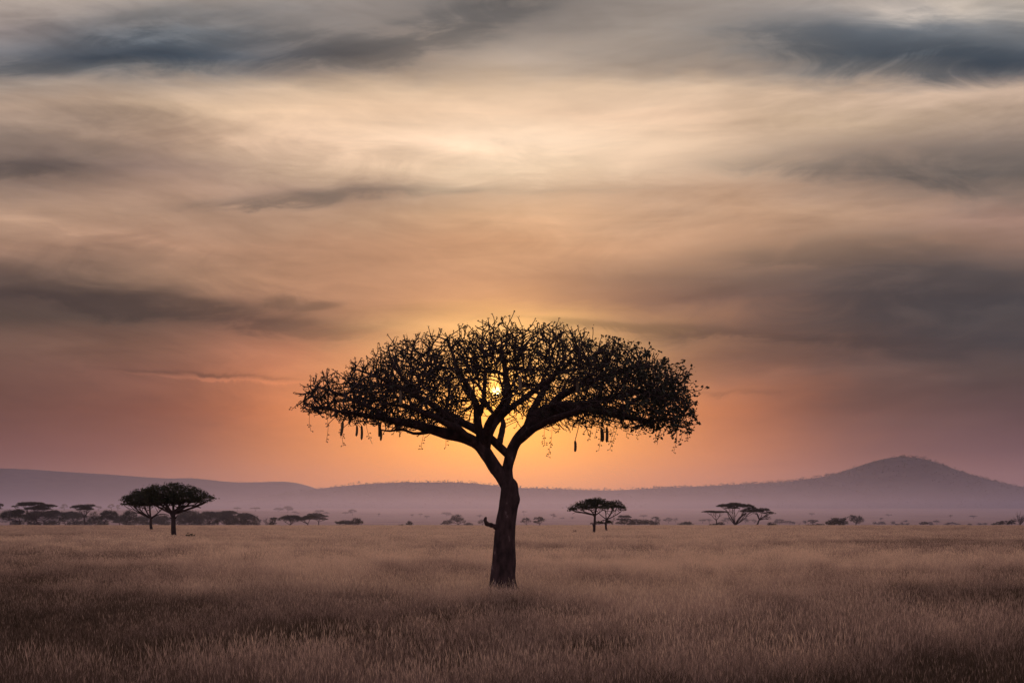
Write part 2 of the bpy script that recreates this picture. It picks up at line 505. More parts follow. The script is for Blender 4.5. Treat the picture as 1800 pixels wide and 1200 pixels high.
    def chain(start, prev):
        P = [N[prev]] if prev >= 0 else []
        Rr = [R[start]] if prev >= 0 else []
        stack = []
        i = start
        while True:
            P.append(N[i]); Rr.append(R[i])
            ks = kids[i]
            if not ks: break
            ks = sorted(ks, key=lambda k: -R[k])
            for k in ks[1:]: stack.append((k, i))
            i = ks[0]
        return P, Rr, stack
    todo = []
    for i in range(nl):
        for k in kids[i]: todo.append((k, i))
    while todo:
        s0, p0 = todo.pop()
        P, Rr, st = chain(s0, p0)
        todo.extend(st)
        P = np.array(P); Rr = np.array(Rr)
        for _s in range(3 if len(P) > 3 else 0):
            Ps = P.copy(); Ps[1:-1] = (P[:-2]+2*P[1:-1]+P[2:])/4; P = Ps
        mb.tube(P, Rr, 6 if Rr[0] > .03 else 4)
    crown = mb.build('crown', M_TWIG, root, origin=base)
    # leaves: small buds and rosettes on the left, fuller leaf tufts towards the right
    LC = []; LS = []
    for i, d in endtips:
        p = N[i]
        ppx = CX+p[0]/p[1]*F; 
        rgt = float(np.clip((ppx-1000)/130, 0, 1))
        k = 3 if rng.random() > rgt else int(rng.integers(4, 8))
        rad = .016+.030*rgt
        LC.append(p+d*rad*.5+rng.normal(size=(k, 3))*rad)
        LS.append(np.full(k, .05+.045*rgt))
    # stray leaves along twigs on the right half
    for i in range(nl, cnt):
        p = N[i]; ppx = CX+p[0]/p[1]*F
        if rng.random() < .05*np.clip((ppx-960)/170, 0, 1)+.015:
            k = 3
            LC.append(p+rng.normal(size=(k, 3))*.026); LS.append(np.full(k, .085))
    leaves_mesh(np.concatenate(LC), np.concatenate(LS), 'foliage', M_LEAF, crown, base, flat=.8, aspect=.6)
    # fruits
    def near(px, py):
        q = N[:cnt]
        pp = np.stack([CX+q[:, 0]/q[:, 1]*F, HY-(q[:, 2]-CAMZ)/q[:, 1]*F], 1)
        dd = np.hypot(pp[:, 0]-px, pp[:, 1]-py)
        c = np.argsort(dd)[:6]
        return q[rng.choice(c)]
    fruits = [(605, 738, 741, 767, 5, -.14), (613, 738, 738, 759, 4.5, -.06), (626, 738, 741, 768, 4.6, 0), (655, 738, 742, 766, 4.4, 0), (661, 736, 741, 765, 4.2, .03), (700, 727, 731, 757, 5.5, 0),
              (786, 728, 736, 761, 5, 0), (784, 672, 688, 708, 4.5, 0), (790, 672, 689, 706, 4.5, .04), (797, 670, 690, 707, 4.5, -.03), (593, 715, 717, 737, 5, .04), (600, 714, 719, 738, 4.6, 0),
              (1019, 736, 763, 785, 5.2, 0), (1067, 736, 742, 768, 7.5, .05), (1075.5, 738, 741, 770, 5.6, 0), (912, 668, 684, 709, 6, 0), (931, 622, 633, 662, 5, 0), (745, 700, 708, 735, 4.5, 0),
              (682, 712, 722, 748, 4.5, 0), (1006, 668, 684, 706, 5, 0), (1050, 680, 696, 722, 5, 0), (832, 668, 676, 700, 4.8, 0), (720, 690, 705, 730, 4.6, 0)]
    for fx, sy, ty, by, w, tilt in fruits:
        q = near(fx, sy)
        dep = (q[1]-TY)/K
        mb = MB()
        n = 15
        t = np.linspace(0, 1, n)
        top = tp(fx, ty, dep); bot = tp(fx+tilt*(by-ty), by, dep)
        P = top+(bot-top)*t[:, None]+np.array([1, .5, 0])*np.sin(t*math.pi)[:, None]*.012
        prof = np.sqrt(np.clip(1-np.abs(2*t-1)**5, .02, 1))*(.9+.12*t)
        mb.tube(P, prof*w*K/2, 12)
        fo = mb.build('fruit', M_FRUIT, root, origin=base)
        mb = MB()
        m = .5*(q+top)+np.array([.01, 0, -.0])
        mb.tube(catmull([q, m, top-np.array([0, 0, .01])], .05), np.full(len(catmull([q, m, top-np.array([0, 0, .01])], .05)), .010), 5)
        mb.build('stalk', M_TWIG, fo, origin=base)
    # hanging flower strands
    strands = [(528, 708, 729), (543, 728, 756), (570, 726, 746), (579, 745, 779), (598, 746, 781), (601, 750, 770), (646, 752, 776), (741, 764, 792), (783, 762, 788), (957, 762, 785), (967, 758, 794),
               (1039, 740, 769), (1050, 742, 766), (1059, 745, 785), (1085, 742, 781), (1082, 745, 772), (1104, 740, 766), (1120, 742, 757), (1130, 745, 761), (1153, 752, 779), (1165, 752, 776), (1193, 762, 791), (1197, 760, 780), (1209, 758, 774)]
    for sx, sy, ey in strands:
        q = near(sx, sy)
        dep = (q[1]-TY)/K
        n = 9
        end = tp(sx+rng.uniform(-2, 2), ey, dep)
        P = catmull([q, .5*(q+end)+np.array([rng.uniform(-.03, .03), 0, 0]), end], .06)
        mb = MB(); mb.tube(P, np.full(len(P), .0045), 4)
        # paired pods/buds along the lower part
        for i in range(len(P)):
            if i < len(P)*.35: continue
            for sgn in (-1, 1):
                if rng.random() < .55:
                    a = P[i]; b = a+np.array([sgn*rng.uniform(.02, .055), rng.uniform(-.05, .05), rng.uniform(-.01, .05)])
                    c = b+np.array([sgn*.012, 0, -.035])
                    mb.tube([a, b], [.004, .004], 3)
                    mb.tube([b, .5*(b+c), c], [.006, .016, .006], 5)
        mb.build('flower_strand', M_TWIG, root, origin=base)
    return cnt
print('sausage nodes', sausage_tree())

# ------------------------------------------------------------------ savanna trees
def solve_y(px, py, lo=880., hi=2750.):
    """distance at which the rising plain appears at picture height py"""
    best = None
    for y in np.linspace(lo, hi, 500):
        zz = float(ground_z(X(px, y), y))
        if HY-(zz-CAMZ)/y*F <= py: return y
    return hi

def tree(label, Y, base, pads, w=3., fork=None, cat='acacia', name='acacia_tree', group=None, extra=(), dens=1., stems=0, leaf=None):
    """base: (px,py) foot; pads: (px,py,rx,rz[,depth]) leaf layers in photo pixels, turned into metres at distance Y"""
    k = Y/F
    bx = X(base[0], Y); bz = float(ground_z(bx, Y))
    org = np.array([bx, Y, bz])
    root = empty(name, org); tag(root, label, cat, group)
    mb = MB()
    top = min(p[1] for p in pads)
    if fork is None: fork = (base[0], base[1]-.45*(base[1]-top))
    foot = np.array([bx, Y, bz-.3]); fk = P3(fork[0], fork[1], Y)
    if fk[2] < bz+.3: fk[2] = bz+.3
    mid = .5*(foot+fk)+np.array([rng.normal()*.25*w*k, 0, 0])
    r = w*k/2
    q = catmull([foot, foot+np.array([0, 0, .4]), mid, fk], max(.25, (fk[2]-bz)/8))
    mb.tube(q, r*np.linspace(1.25, .8, len(q)), 8)
    dpt = []
    for i, p in enumerate(pads):
        d = p[4]*k if len(p) > 4 else (rng.uniform(-.45, .45) if len(pads) > 2 else 0)*p[2]*k
        dpt.append(d)
        c = P3(p[0], p[1]+p[3]*.6, Y); c[1] = Y+d
        m = fk+(c-fk)*.5; m[2] -= .12*(c[2]-fk[2]); m[:2] += (c[:2]-fk[:2])*.08
        path = catmull([fk-np.array([0, 0, r]), m, c], max(.3, np.linalg.norm(c-fk)/8))
        mb.tube(path, r*np.linspace(.62, .2, len(path)), 6)
        for s in range(5):
            a = rng.uniform(0, 2*math.pi); rr = rng.uniform(.45, .9)
            e = c+np.array([math.cos(a)*p[2]*k*rr, math.sin(a)*p[2]*k*rr*.8, p[3]*k*rng.uniform(0, .6)])
            st = path[int(len(path)*rng.uniform(.45, .9))]
            mm = .5*(st+e)+np.array([0, 0, -.08*np.linalg.norm(e-st)])
            pp = catmull([st, mm, e], max(.3, np.linalg.norm(e-st)/6))
            mb.tube(pp, r*np.linspace(.26, .08, len(pp)), 5)
    for ex in extra:      # bare limbs: list of (px,py,depth px,width px)
        Q = catmull([np.append(P3(a, b, Y)+[0, c*k, 0], ww*k/2) for a, b, c, ww in ex], .5)
        mb.tube(Q[:, :3], Q[:, 3], 6)
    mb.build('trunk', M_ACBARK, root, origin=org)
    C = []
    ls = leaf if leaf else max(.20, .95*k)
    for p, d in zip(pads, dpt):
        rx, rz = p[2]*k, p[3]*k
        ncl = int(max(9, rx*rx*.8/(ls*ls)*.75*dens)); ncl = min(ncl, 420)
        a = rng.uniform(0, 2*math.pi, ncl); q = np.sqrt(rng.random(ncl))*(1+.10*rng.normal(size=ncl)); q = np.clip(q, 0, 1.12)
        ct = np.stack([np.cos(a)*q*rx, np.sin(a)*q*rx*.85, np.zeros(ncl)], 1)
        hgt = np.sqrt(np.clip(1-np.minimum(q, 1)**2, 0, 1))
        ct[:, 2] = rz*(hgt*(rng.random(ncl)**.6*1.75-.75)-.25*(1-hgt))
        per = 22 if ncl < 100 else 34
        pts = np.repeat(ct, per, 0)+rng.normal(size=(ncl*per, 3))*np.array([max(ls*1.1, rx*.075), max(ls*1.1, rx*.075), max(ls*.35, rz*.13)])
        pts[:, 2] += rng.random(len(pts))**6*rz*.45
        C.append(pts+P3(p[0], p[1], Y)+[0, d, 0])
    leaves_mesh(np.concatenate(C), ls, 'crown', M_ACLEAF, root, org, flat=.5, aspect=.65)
    return root

def bush(label, Y, base, pads, name='bush', group=None, cat='bush', dens=1.6):
    k = Y/F
    bx = X(base[0], Y); bz = float(ground_z(bx, Y)); org = np.array([bx, Y, bz])
    root = empty(name, org); tag(root, label, cat, group)
    mb = MB()
    C = []
    ls = max(.16, .9*k)
    for p in pads:
        c = P3(p[0], p[1], Y)
        q = catmull([[bx, Y, bz-.2], [.5*(bx+c[0]), Y, .5*(bz+c[2])], c], .5)
        mb.tube(q, np.linspace(.12, .05, len(q))*max(1, k*3), 5)
        rx, rz = p[2]*k, p[3]*k
        ncl = int(np.clip(rx*rz*2/(ls*ls)*.6*dens, 14, 240))
        v = rng.normal(size=(ncl, 3)); v /= np.linalg.norm(v, axis=1)[:, None]; v *= (rng.random(ncl)**.4)[:, None]
        ct = v*[rx, rx*.8, rz]; ct[:, 2] = np.where(ct[:, 2] < -rz*.7, -rz*.7, ct[:, 2])
        pts = np.repeat(ct, 18, 0)+rng.normal(size=(ncl*18, 3))*np.array([max(ls*.8, rx*.07)]*2+[max(ls*.5, rz*.09)])
        C.append(pts+c)
    mb.build('stem', M_ACBARK, root, origin=org)
    leaves_mesh(np.concatenate(C), ls, 'foliage', M_ACLEAF, root, org, flat=.8, aspect=.7)
    return root

def bare(label, Y, base, h, spread, n, name='dead_tree', cat='dead tree', lean=0., w=1.2, group=None):
    k = Y/F; bx = X(base[0], Y); bz = float(ground_z(bx, Y)); org = np.array([bx, Y, bz])
    root = empty(name, org); tag(root, label, cat, group)
    mb = MB(); tw = MB()
    top = P3(base[0]+lean, base[1]-h*.45, Y)
    q = catmull([[bx, Y, bz-.3], .5*(np.array([bx, Y, bz])+top), top], .5)
    mb.tube(q, np.linspace(w, w*.6, len(q))*k/2, 7)
    for i in range(n):
        a = rng.uniform(0, 2*math.pi)
        e = P3(base[0]+lean*1.6+math.cos(a)*spread*rng.uniform(.4, 1), base[1]-h*rng.uniform(.65, 1), Y); e[1] += math.sin(a)*spread*k
        s0 = q[int(len(q)*rng.uniform(.4, .99))]
        pp = catmull([s0, .5*(s0+e)+[0, 0, -.05*h*k], e], .6)
        tw.tube(pp, np.linspace(w*.4, w*.16, len(pp))*k/2, 5)
        for j in range(3):
            s1 = pp[int(len(pp)*rng.uniform(.3, .9))]; e1 = s1+rng.normal(size=3)*spread*k*.35+[0, 0, spread*k*.35]
            tw.tube([s1, .5*(s1+e1), e1], np.array([w*.2, w*.16, w*.12])*k/2, 4)
    mb.build('trunk', M_ACBARK, root, origin=org)
    if n: tw.build('branch', M_ACBARK, root, origin=org)
    return root

GB = 'acacias of the hazy belt beyond the grass'
GF = 'faint trees far out on the misty plain'
# near pair on the left
tree('large dark umbrella acacia with the broadest crown and a stout trunk in the open grass', 150, (306, 946),
     [(303, 866, 36, 15), (275, 868, 28, 13), (338, 872, 32, 11), (303, 855, 16, 8), (322, 861, 26, 9), (283, 861, 24, 9), (357, 878, 19, 7), (260, 872, 22, 11), (318, 874, 38, 10), (288, 880, 34, 5), (322, 881, 34, 5)], w=8.5, fork=(305, 899), leaf=.17, dens=.8,
     extra=[[(303, 908, 0, 5), (299, 900, 2, 4), (296, 893, 4, 3.5), (292, 886, 5, 2.5)], [(307, 903, 0, 3.5), (313, 897, -4, 3), (322, 896, -6, 2.5), (331, 899, -7, 1.6)], [(308, 897, 0, 5), (318, 891, 3, 4), (335, 888, 5, 3), (352, 892, 6, 1.6)],
            [(307, 912, 0, 3), (311, 908, -3, 2.2), (313, 905, -4, 1.4)], [(303, 912, 0, 3), (298, 909, 2, 2)]])
tree('smaller dark acacia standing just behind the large umbrella acacia, its crown half hidden', 262, (267, 934),
     [(240, 878, 23, 9), (262, 881, 28, 8), (228, 884, 13, 6), (288, 884, 22, 7), (250, 871, 24, 10), (226, 877, 10, 6), (262, 872, 26, 11), (252, 886, 28, 5)], w=5, fork=(265, 908), leaf=.27, dens=1.2,
     extra=[[(266, 912, 0, 3), (255, 904, 2, 2.4), (243, 898, 4, 1.8), (234, 891, 5, 1.2)], [(266, 911, 0, 3), (276, 905, -3, 2.2), (288, 903, -5, 1.5), (298, 905, -6, 1)]])
# pair right of the sausage tree
tree('taller of the two overlapping acacias, wide dark crown reaching out on a bent limb', 208, (1044, 937),
     [(1038, 889, 26, 10), (1020, 892, 18, 6), (1050, 882, 19, 7), (1060, 890, 14, 8), (1034, 885, 18, 7), (1007, 896, 6, 2.5), (1046, 880, 12, 4)], w=4.4, fork=(1046, 903), leaf=.24,
     extra=[[(1045, 907, 0, 2.6), (1040, 903, 0, 2.2), (1032, 902, 1, 1.9), (1022, 900, 2, 1.5), (1014, 897, 2, 1)], [(1022, 900, 2, 1.2), (1012, 900, 2, .9), (1006, 903, 2, .6)], [(1043, 926, 0, 1.6), (1041, 918, -1, 1.2)]])
tree('shorter of the two overlapping acacias, with a low leafy side branch', 248, (1067, 935),
     [(1076, 890, 22, 8), (1091, 895, 11, 5), (1080, 886, 14, 6), (1053, 919, 8, 2.6), (1071, 917, 4, 1.8), (1064, 892, 10, 5)], w=3.6, fork=(1066, 911), leaf=.26,
     extra=[[(1066, 912, 0, 2), (1060, 908, 1, 1.6), (1053, 902, 2, 1.2), (1048, 896, 2, .8)], [(1067, 922, 0, 2), (1062, 919, 0, 1.3), (1055, 918, 0, .8)]])
# three flat-topped acacias
tree('small thin flat-topped acacia, shortest of the three flat-topped acacias on the horizon', 548, (1258, 925),
     [(1249, 899, 13, 1.6), (1267, 899.5, 13, 1.6), (1258, 900, 9, 1.8)], w=2.1, fork=(1259, 913))
tree('tall flat-topped acacia with a forked trunk, biggest of the three flat-topped acacias', 552, (1291.5, 926),
     [(1274, 889, 15, 3), (1291, 886.5, 14, 3.2), (1308, 889, 15, 3.4), (1319, 894, 12, 3.4), (1312, 898, 12, 3), (1288, 892, 12, 3)], w=3.2, fork=(1292, 921),
     extra=[[(1292, 922, 0, 2.6), (1286, 909, 2, 2.2), (1279, 898, 4, 1.5)], [(1292, 922, 0, 2.6), (1299, 910, -3, 2), (1310, 901, -5, 1.3)], [(1299, 910, 0, 1.6), (1304, 908, 4, 1.3), (1314, 900, 6, 1)]])
tree('flat-topped acacia leaning sideways on a bent trunk, beside the biggest of three', 556, (1329.5, 925),
     [(1330, 898, 14, 3.4), (1340, 896, 12, 3.4), (1352, 901.5, 10, 2.6), (1350, 909, 5, 5)], w=2.8, fork=(1335, 912),
     extra=[[(1330, 923, 0, 2), (1328, 922, 0, 2.2)], [(1335, 912, 0, 2), (1333, 906, 2, 1.6), (1331, 901, 3, 1.2)], [(1335, 912, 0, 2), (1343, 907, -2, 1.7), (1348, 903, -3, 1.2)]])
bush('low mound of scrub at the foot of the shortest flat-topped acacia', 600, (1258, 926), [(1254, 922, 8, 2.5), (1267, 920, 8, 3)])
bush('rounded scrub bush at the foot of the leaning flat-topped acacia', 600, (1356, 926), [(1354, 921, 6, 3.5), (1360, 922, 6, 3)])

# hazy belt on the left
BELT = [
 ('wide flat-topped acacia, highest layered crown of the belt near its end', 600, (76, 927), [(45, 887, 14, 2.6), (60, 885, 18, 2.6), (82, 889, 17, 2.6), (26, 890, 6, 1.3), (66, 893, 20, 3), (40, 884, 8, 1.6)], 2.6, (62, 912)),
 ('spreading acacia with ragged lower crown under the wide flat-topped acacia', 640, (77, 927), [(70, 904, 22, 5), (90, 900, 13, 3), (55, 908, 14, 6), (98, 898, 5, 1.5)], 2.2, None),
 ('dome-crowned acacia on a thick trunk at the near end of the belt', 585, (36, 928), [(18, 905, 18, 7), (32, 899, 12, 4), (8, 908, 9, 6)], 3.4, (35, 915)),
 ('dark flat crown cut off by the picture edge above the belt', 600, (-4, 928), [(-2, 887, 8, 3), (-8, 892, 10, 5)], 3, None),
 ('dark squat acacia with oval crown below the wide flat-topped acacia', 600, (50, 927), [(52, 914, 9, 5), (57, 911, 6, 4)], 2, None),
 ('dark round-crowned tree on a straight stem in the belt', 590, (115, 927), [(112, 910, 7.5, 6.5), (109, 914, 6, 5)], 2, None),
 ('pale low umbrella acacia behind the dark round-crowned tree', 690, (104, 927), [(104, 904, 16, 4), (92, 909, 12, 4)], 2.2, None),
 ('broad low acacia between the round-crowned tree and the two-tiered flat acacia', 680, (131, 927), [(126, 902, 12, 3), (138, 906, 14, 5), (128, 908, 13, 5)], 2.2, None),
 ('flat acacia with a tall dark two-tiered top on parallel stems', 600, (149, 927), [(143, 890.5, 15, 3), (158, 888.5, 10, 2.6), (147, 894.5, 12, 2.4), (154, 893, 10, 3)], 2.4, (148, 908)),
 ('dark shaggy tree just past the two-tiered flat acacia', 595, (167, 927), [(165, 907, 9, 7), (162, 913, 8, 5), (172, 912, 7, 5)], 2, None),
 ('leaning acacia with pale gaps in its crown beyond the shaggy tree', 605, (184, 927), [(192, 902, 14, 4.4), (186, 909, 12, 5), (199, 908, 9, 5)], 2, None),
 ('bushy dark acacia in front of the umbrella pair, crown touching theirs', 600, (222, 927), [(228, 904, 12, 6), (222, 911, 10, 5), (234, 912, 9, 5)], 2, None),
 ('low hazy acacia between the leaning acacia and the bushy dark acacia', 680, (210, 926), [(208, 910, 12, 5), (212, 916, 12, 4)], 2, None),
 ('hazy acacia seen between the trunks of the umbrella pair', 690, (286, 926), [(284, 911, 14, 5), (278, 916, 14, 4)], 2, None),
 ('hazy bushy acacia behind the rear trunk of the umbrella pair', 690, (252, 926), [(250, 912, 13, 5), (246, 916, 11, 4)], 2, None),
 ('grey dome-shaped acacia under the outstretched bare limb of the umbrella acacia', 640, (332, 926), [(334, 905, 19, 7), (325, 912, 14, 6), (342, 912, 13, 6)], 2.2, None),
 ('narrow grey acacia with pale gaps next to the dome-shaped acacia', 660, (352, 926), [(354, 909, 10, 4), (350, 916, 9, 4)], 1.8, None),
 ('grey flat-crowned acacia with a slanted top in mid belt', 650, (368, 926), [(366, 903, 16, 4), (374, 908, 12, 5), (362, 911, 10, 5)], 2.1, None),
 ('small dark tree on a thin stem at the front edge of the belt', 560, (383, 928), [(383, 917, 5, 2.6), (380, 915, 3, 2)], 1.3, None),
 ('wide hazy acacia where the belt turns to dense scrub', 660, (398, 926), [(392, 905, 17, 5.5), (405, 901, 13, 3), (398, 911, 16, 6)], 2.2, None),
 ('pale acacia with a thin dark flat cap sticking out of the scrub', 720, (402, 926), [(401, 899, 10, 1.4), (392, 902, 7, 1.6)], 1.6, None),
 ('spreading acacia sloping down to the thin end of the belt', 640, (436, 926), [(428, 906, 15, 4), (440, 910, 13, 5), (450, 915, 9, 4), (424, 914, 14, 6)], 2, None),
 ('umbrella acacia with solid fan-shaped crown, first past the dark shrubby stump', 610, (510, 927), [(510, 909, 16, 3.4), (500, 912, 11, 3), (516, 914, 8, 4), (518, 907.5, 7, 2)], 2, (510, 921)),
 ('open umbrella acacia with slanted crown next to the fan-shaped acacia', 600, (541.5, 927), [(534, 911, 13, 2.6), (545, 908, 12, 2.4), (528, 913, 8, 2)], 2.2, (541, 919)),
 ('pale tall acacia with layered thin crown behind the slanted umbrella acacia', 700, (560, 926), [(553, 904, 12, 2.2), (563, 907, 12, 2.2), (557, 911, 12, 2.4), (569, 912, 7, 2)], 1.8, None),
 ('dark round little tree with a two-part crown standing alone past the belt', 560, (628, 927), [(625, 914, 6, 4.2), (633, 918, 6, 3.2), (630, 915, 6, 4)], 1.8, (628, 921)),
 ('pale spreading acacia behind the dark round little tree', 640, (600, 926), [(610, 918, 13, 3.6), (597, 919, 6, 2.6), (620, 919, 10, 4)], 1.6, None),
 ('small thin acacia with dark tip in front of the pale spreading acacia', 600, (596, 927), [(597, 919, 4.5, 1.8), (592, 917, 3, 1.4)], 1.2, None),
 ('round hazy acacia close beside the broken branch stub of the sausage tree', 700, (806, 926), [(803, 910, 11, 5), (797, 914, 8, 4), (811, 915, 7, 4)], 2.2, (806, 920)),
 ('low hazy acacia joined to the round acacia beside the sausage tree', 720, (786, 926), [(787, 917, 9, 3.6), (781, 920, 6, 2.4), (823, 921, 8, 2.6)], 1.6, None),
 ('small hazy tree half hidden behind the broken branch stub', 720, (848, 926), [(847, 917, 6, 3.6), (852, 914, 3, 2)], 1.4, None),
 ('small open acacia just past the sausage tree trunk', 680, (925, 926), [(925, 912, 6, 2.6), (921, 916, 5, 2.4), (929, 916, 4, 2.4)], 1.2, None),
 ('darker layered small acacia, second past the sausage tree trunk', 640, (949, 926.5), [(947, 911, 8, 2.8), (953, 914, 7, 2.4), (943, 917, 6, 2.4)], 1.6, None),
 ('layered dark acacia like a fir at the end of the scrub mound', 640, (1097, 926), [(1098, 908, 11, 2.8), (1091, 913, 8, 2), (1102, 914, 10, 3.4), (1091, 919, 9, 2.6)], 1.8, None),
 ('grey slender acacia standing behind the far end of the scrub mound', 800, (1153, 925), [(1153, 911, 7, 2.6), (1156, 915, 5, 3)], 1.2, None),
 ('round grey tree with globe crown beside the large dark bush', 680, (1505, 926), [(1504, 912, 11, 6), (1509, 914, 8, 6), (1497, 908, 7, 3)], 2., None),
 ('small hazy thin tree with flat dark cap near the long low mound', 760, (1429, 925), [(1429, 915, 8, 1.5), (1428, 918, 5, 2)], 1.1, None),
]
for (lb, Y, bs, pads, w, fk) in BELT:
    pads = [(a, b+(.5 if d > 2.9 else 0), c_*1.06, d*(1.22 if d > 2.9 else 1.1)) for a, b, c_, d in pads]
    tree(lb, Y, bs, pads, w, fk, group=GB)
BUSH = [
 ('hazy grey thicket closing the belt behind the wide flat-topped acacia', 980, (50, 926), [(12, 913, 16, 6), (40, 911, 16, 7), (70, 912, 18, 6), (95, 914, 14, 6)]),
 ('hazy grey thicket closing the belt behind the two-tiered flat acacia', 980, (150, 926), [(118, 912, 16, 6), (145, 911, 16, 7), (172, 912, 16, 6), (200, 913, 15, 6)]),
 ('hazy grey thicket closing the belt behind the umbrella pair', 980, (260, 926), [(225, 912, 15, 6), (250, 913, 15, 6), (278, 912, 16, 6), (305, 913, 14, 6)]),
 ('hazy grey thicket closing the belt behind the grey dome-shaped acacia', 980, (355, 926), [(328, 912, 16, 6), (352, 913, 16, 6), (380, 911, 17, 7), (405, 912, 15, 7)]),
 ('dark shrubby stump-like bush with tuft on top, between scrub and fan-shaped acacia', 590, (480, 927), [(480, 913, 5.5, 5), (479, 920, 7, 5), (484, 911, 4, 2)]),
 ('low dense scrub filling the gap before the dark shrubby stump', 640, (420, 927), [(405, 918, 16, 5), (428, 919, 16, 5), (448, 920, 10, 4)]),
 ('dark low scrub along the foot of the wide flat-topped acacia', 650, (60, 927), [(30, 919, 14, 5), (60, 920, 14, 5), (90, 919, 16, 5)]),
 ('dark low scrub along the foot of the two-tiered flat acacia', 650, (150, 927), [(130, 919, 14, 5), (152, 918, 14, 5), (178, 919, 14, 5)]),
 ('low scrub along the foot of the grey dome-shaped acacia', 670, (340, 927), [(322, 919, 14, 4.5), (346, 920, 14, 4), (372, 919, 14, 4.5)]),
 ('low hazy scrub behind the trunks of the umbrella pair', 670, (255, 927), [(228, 920, 14, 4), (258, 920, 15, 4), (290, 920, 14, 4)]),
 ('small pointed dark bush alone on the horizon before the sausage tree', 640, (720, 927), [(720, 920, 7, 3.4), (720, 917, 3, 2.4), (706, 922.5, 6, 1.2)]),
 ('long scrub mound of merged bushes beyond the overlapping acacia pair', 640, (1128, 926), [(1120, 917, 14, 5.5), (1138, 917, 13, 5), (1150, 920, 10, 3.6), (1108, 919, 8, 4)]),
 ('flat smooth scrub mound alone on the horizon past the merged bushes', 680, (1206, 926), [(1206, 920.5, 15, 3.2), (1209, 918.5, 8, 2.4)]),
 ('large dark dome-shaped bush, biggest on the horizon below the conical hill', 600, (1470, 926.5), [(1470, 915.5, 14, 6.5), (1461, 919, 11, 5), (1480, 918, 11, 5.5), (1484, 912, 5, 3)]),
 ('long low dark mound of scrub leading up to the large dome-shaped bush', 620, (1432, 926.5), [(1425, 922.5, 10, 1.8), (1438, 922, 12, 2.2), (1418, 923.5, 6, 1)]),
 ('small dark square bush with a flat top below the conical hill', 720, (1625, 925), [(1621, 919.5, 5, 3), (1627, 919, 5, 2.4)]),
 ('dark bushy clump next to the bare shrub at the picture edge', 640, (1778, 926), [(1779, 917, 7, 4.5), (1773, 919, 5, 3)]),
 ('spreading grey bush before the dark clump at the picture edge', 640, (1757, 926), [(1758, 919.5, 9, 2.8), (1764, 916.5, 7, 1.8), (1748, 921, 5, 2)]),
 ('tiny dark shrub alone in the grass in front of the acacia pair', 215, (1012, 937), [(1012, 934.6, 3, 1.4), (1009, 935.2, 2, 1)]),
 ('tiny low shrub in the grass beside the large umbrella acacia trunk', 150, (334, 946), [(333, 941.5, 3.2, 2.6), (339, 942.5, 2.6, 1.6), (329, 943, 2, 1)]),
]
for lb, Y, bs, pads in BUSH:
    bush(lb, Y, bs, pads, dens=.7 if Y > 900 else 1.6)
bare('thin grey dead tree with spiky branches beside the dark shrubby stump', 610, (470, 927), 18, 9, 10)
bare('bare many-stemmed shrub with upright pale branches at the picture edge', 600, (1793, 926), 22, 13, 22, w=1.6, name='bare_shrub', cat='shrub')
bare('short dead stick leaning over on the skyline past the leaning acacia', 560, (1398, 926), 9, 1, 1, lean=6, w=1.6)
bare('dark short stump standing in the grass before the umbrella pair', 400, (236, 929), 8, 1.2, 1, w=2.4, name='tree_stump', cat='stump')
bare('bare slender dead tree behind the trunks of the overlapping acacia pair', 640, (1077, 927), 20, 6, 9, w=.9)

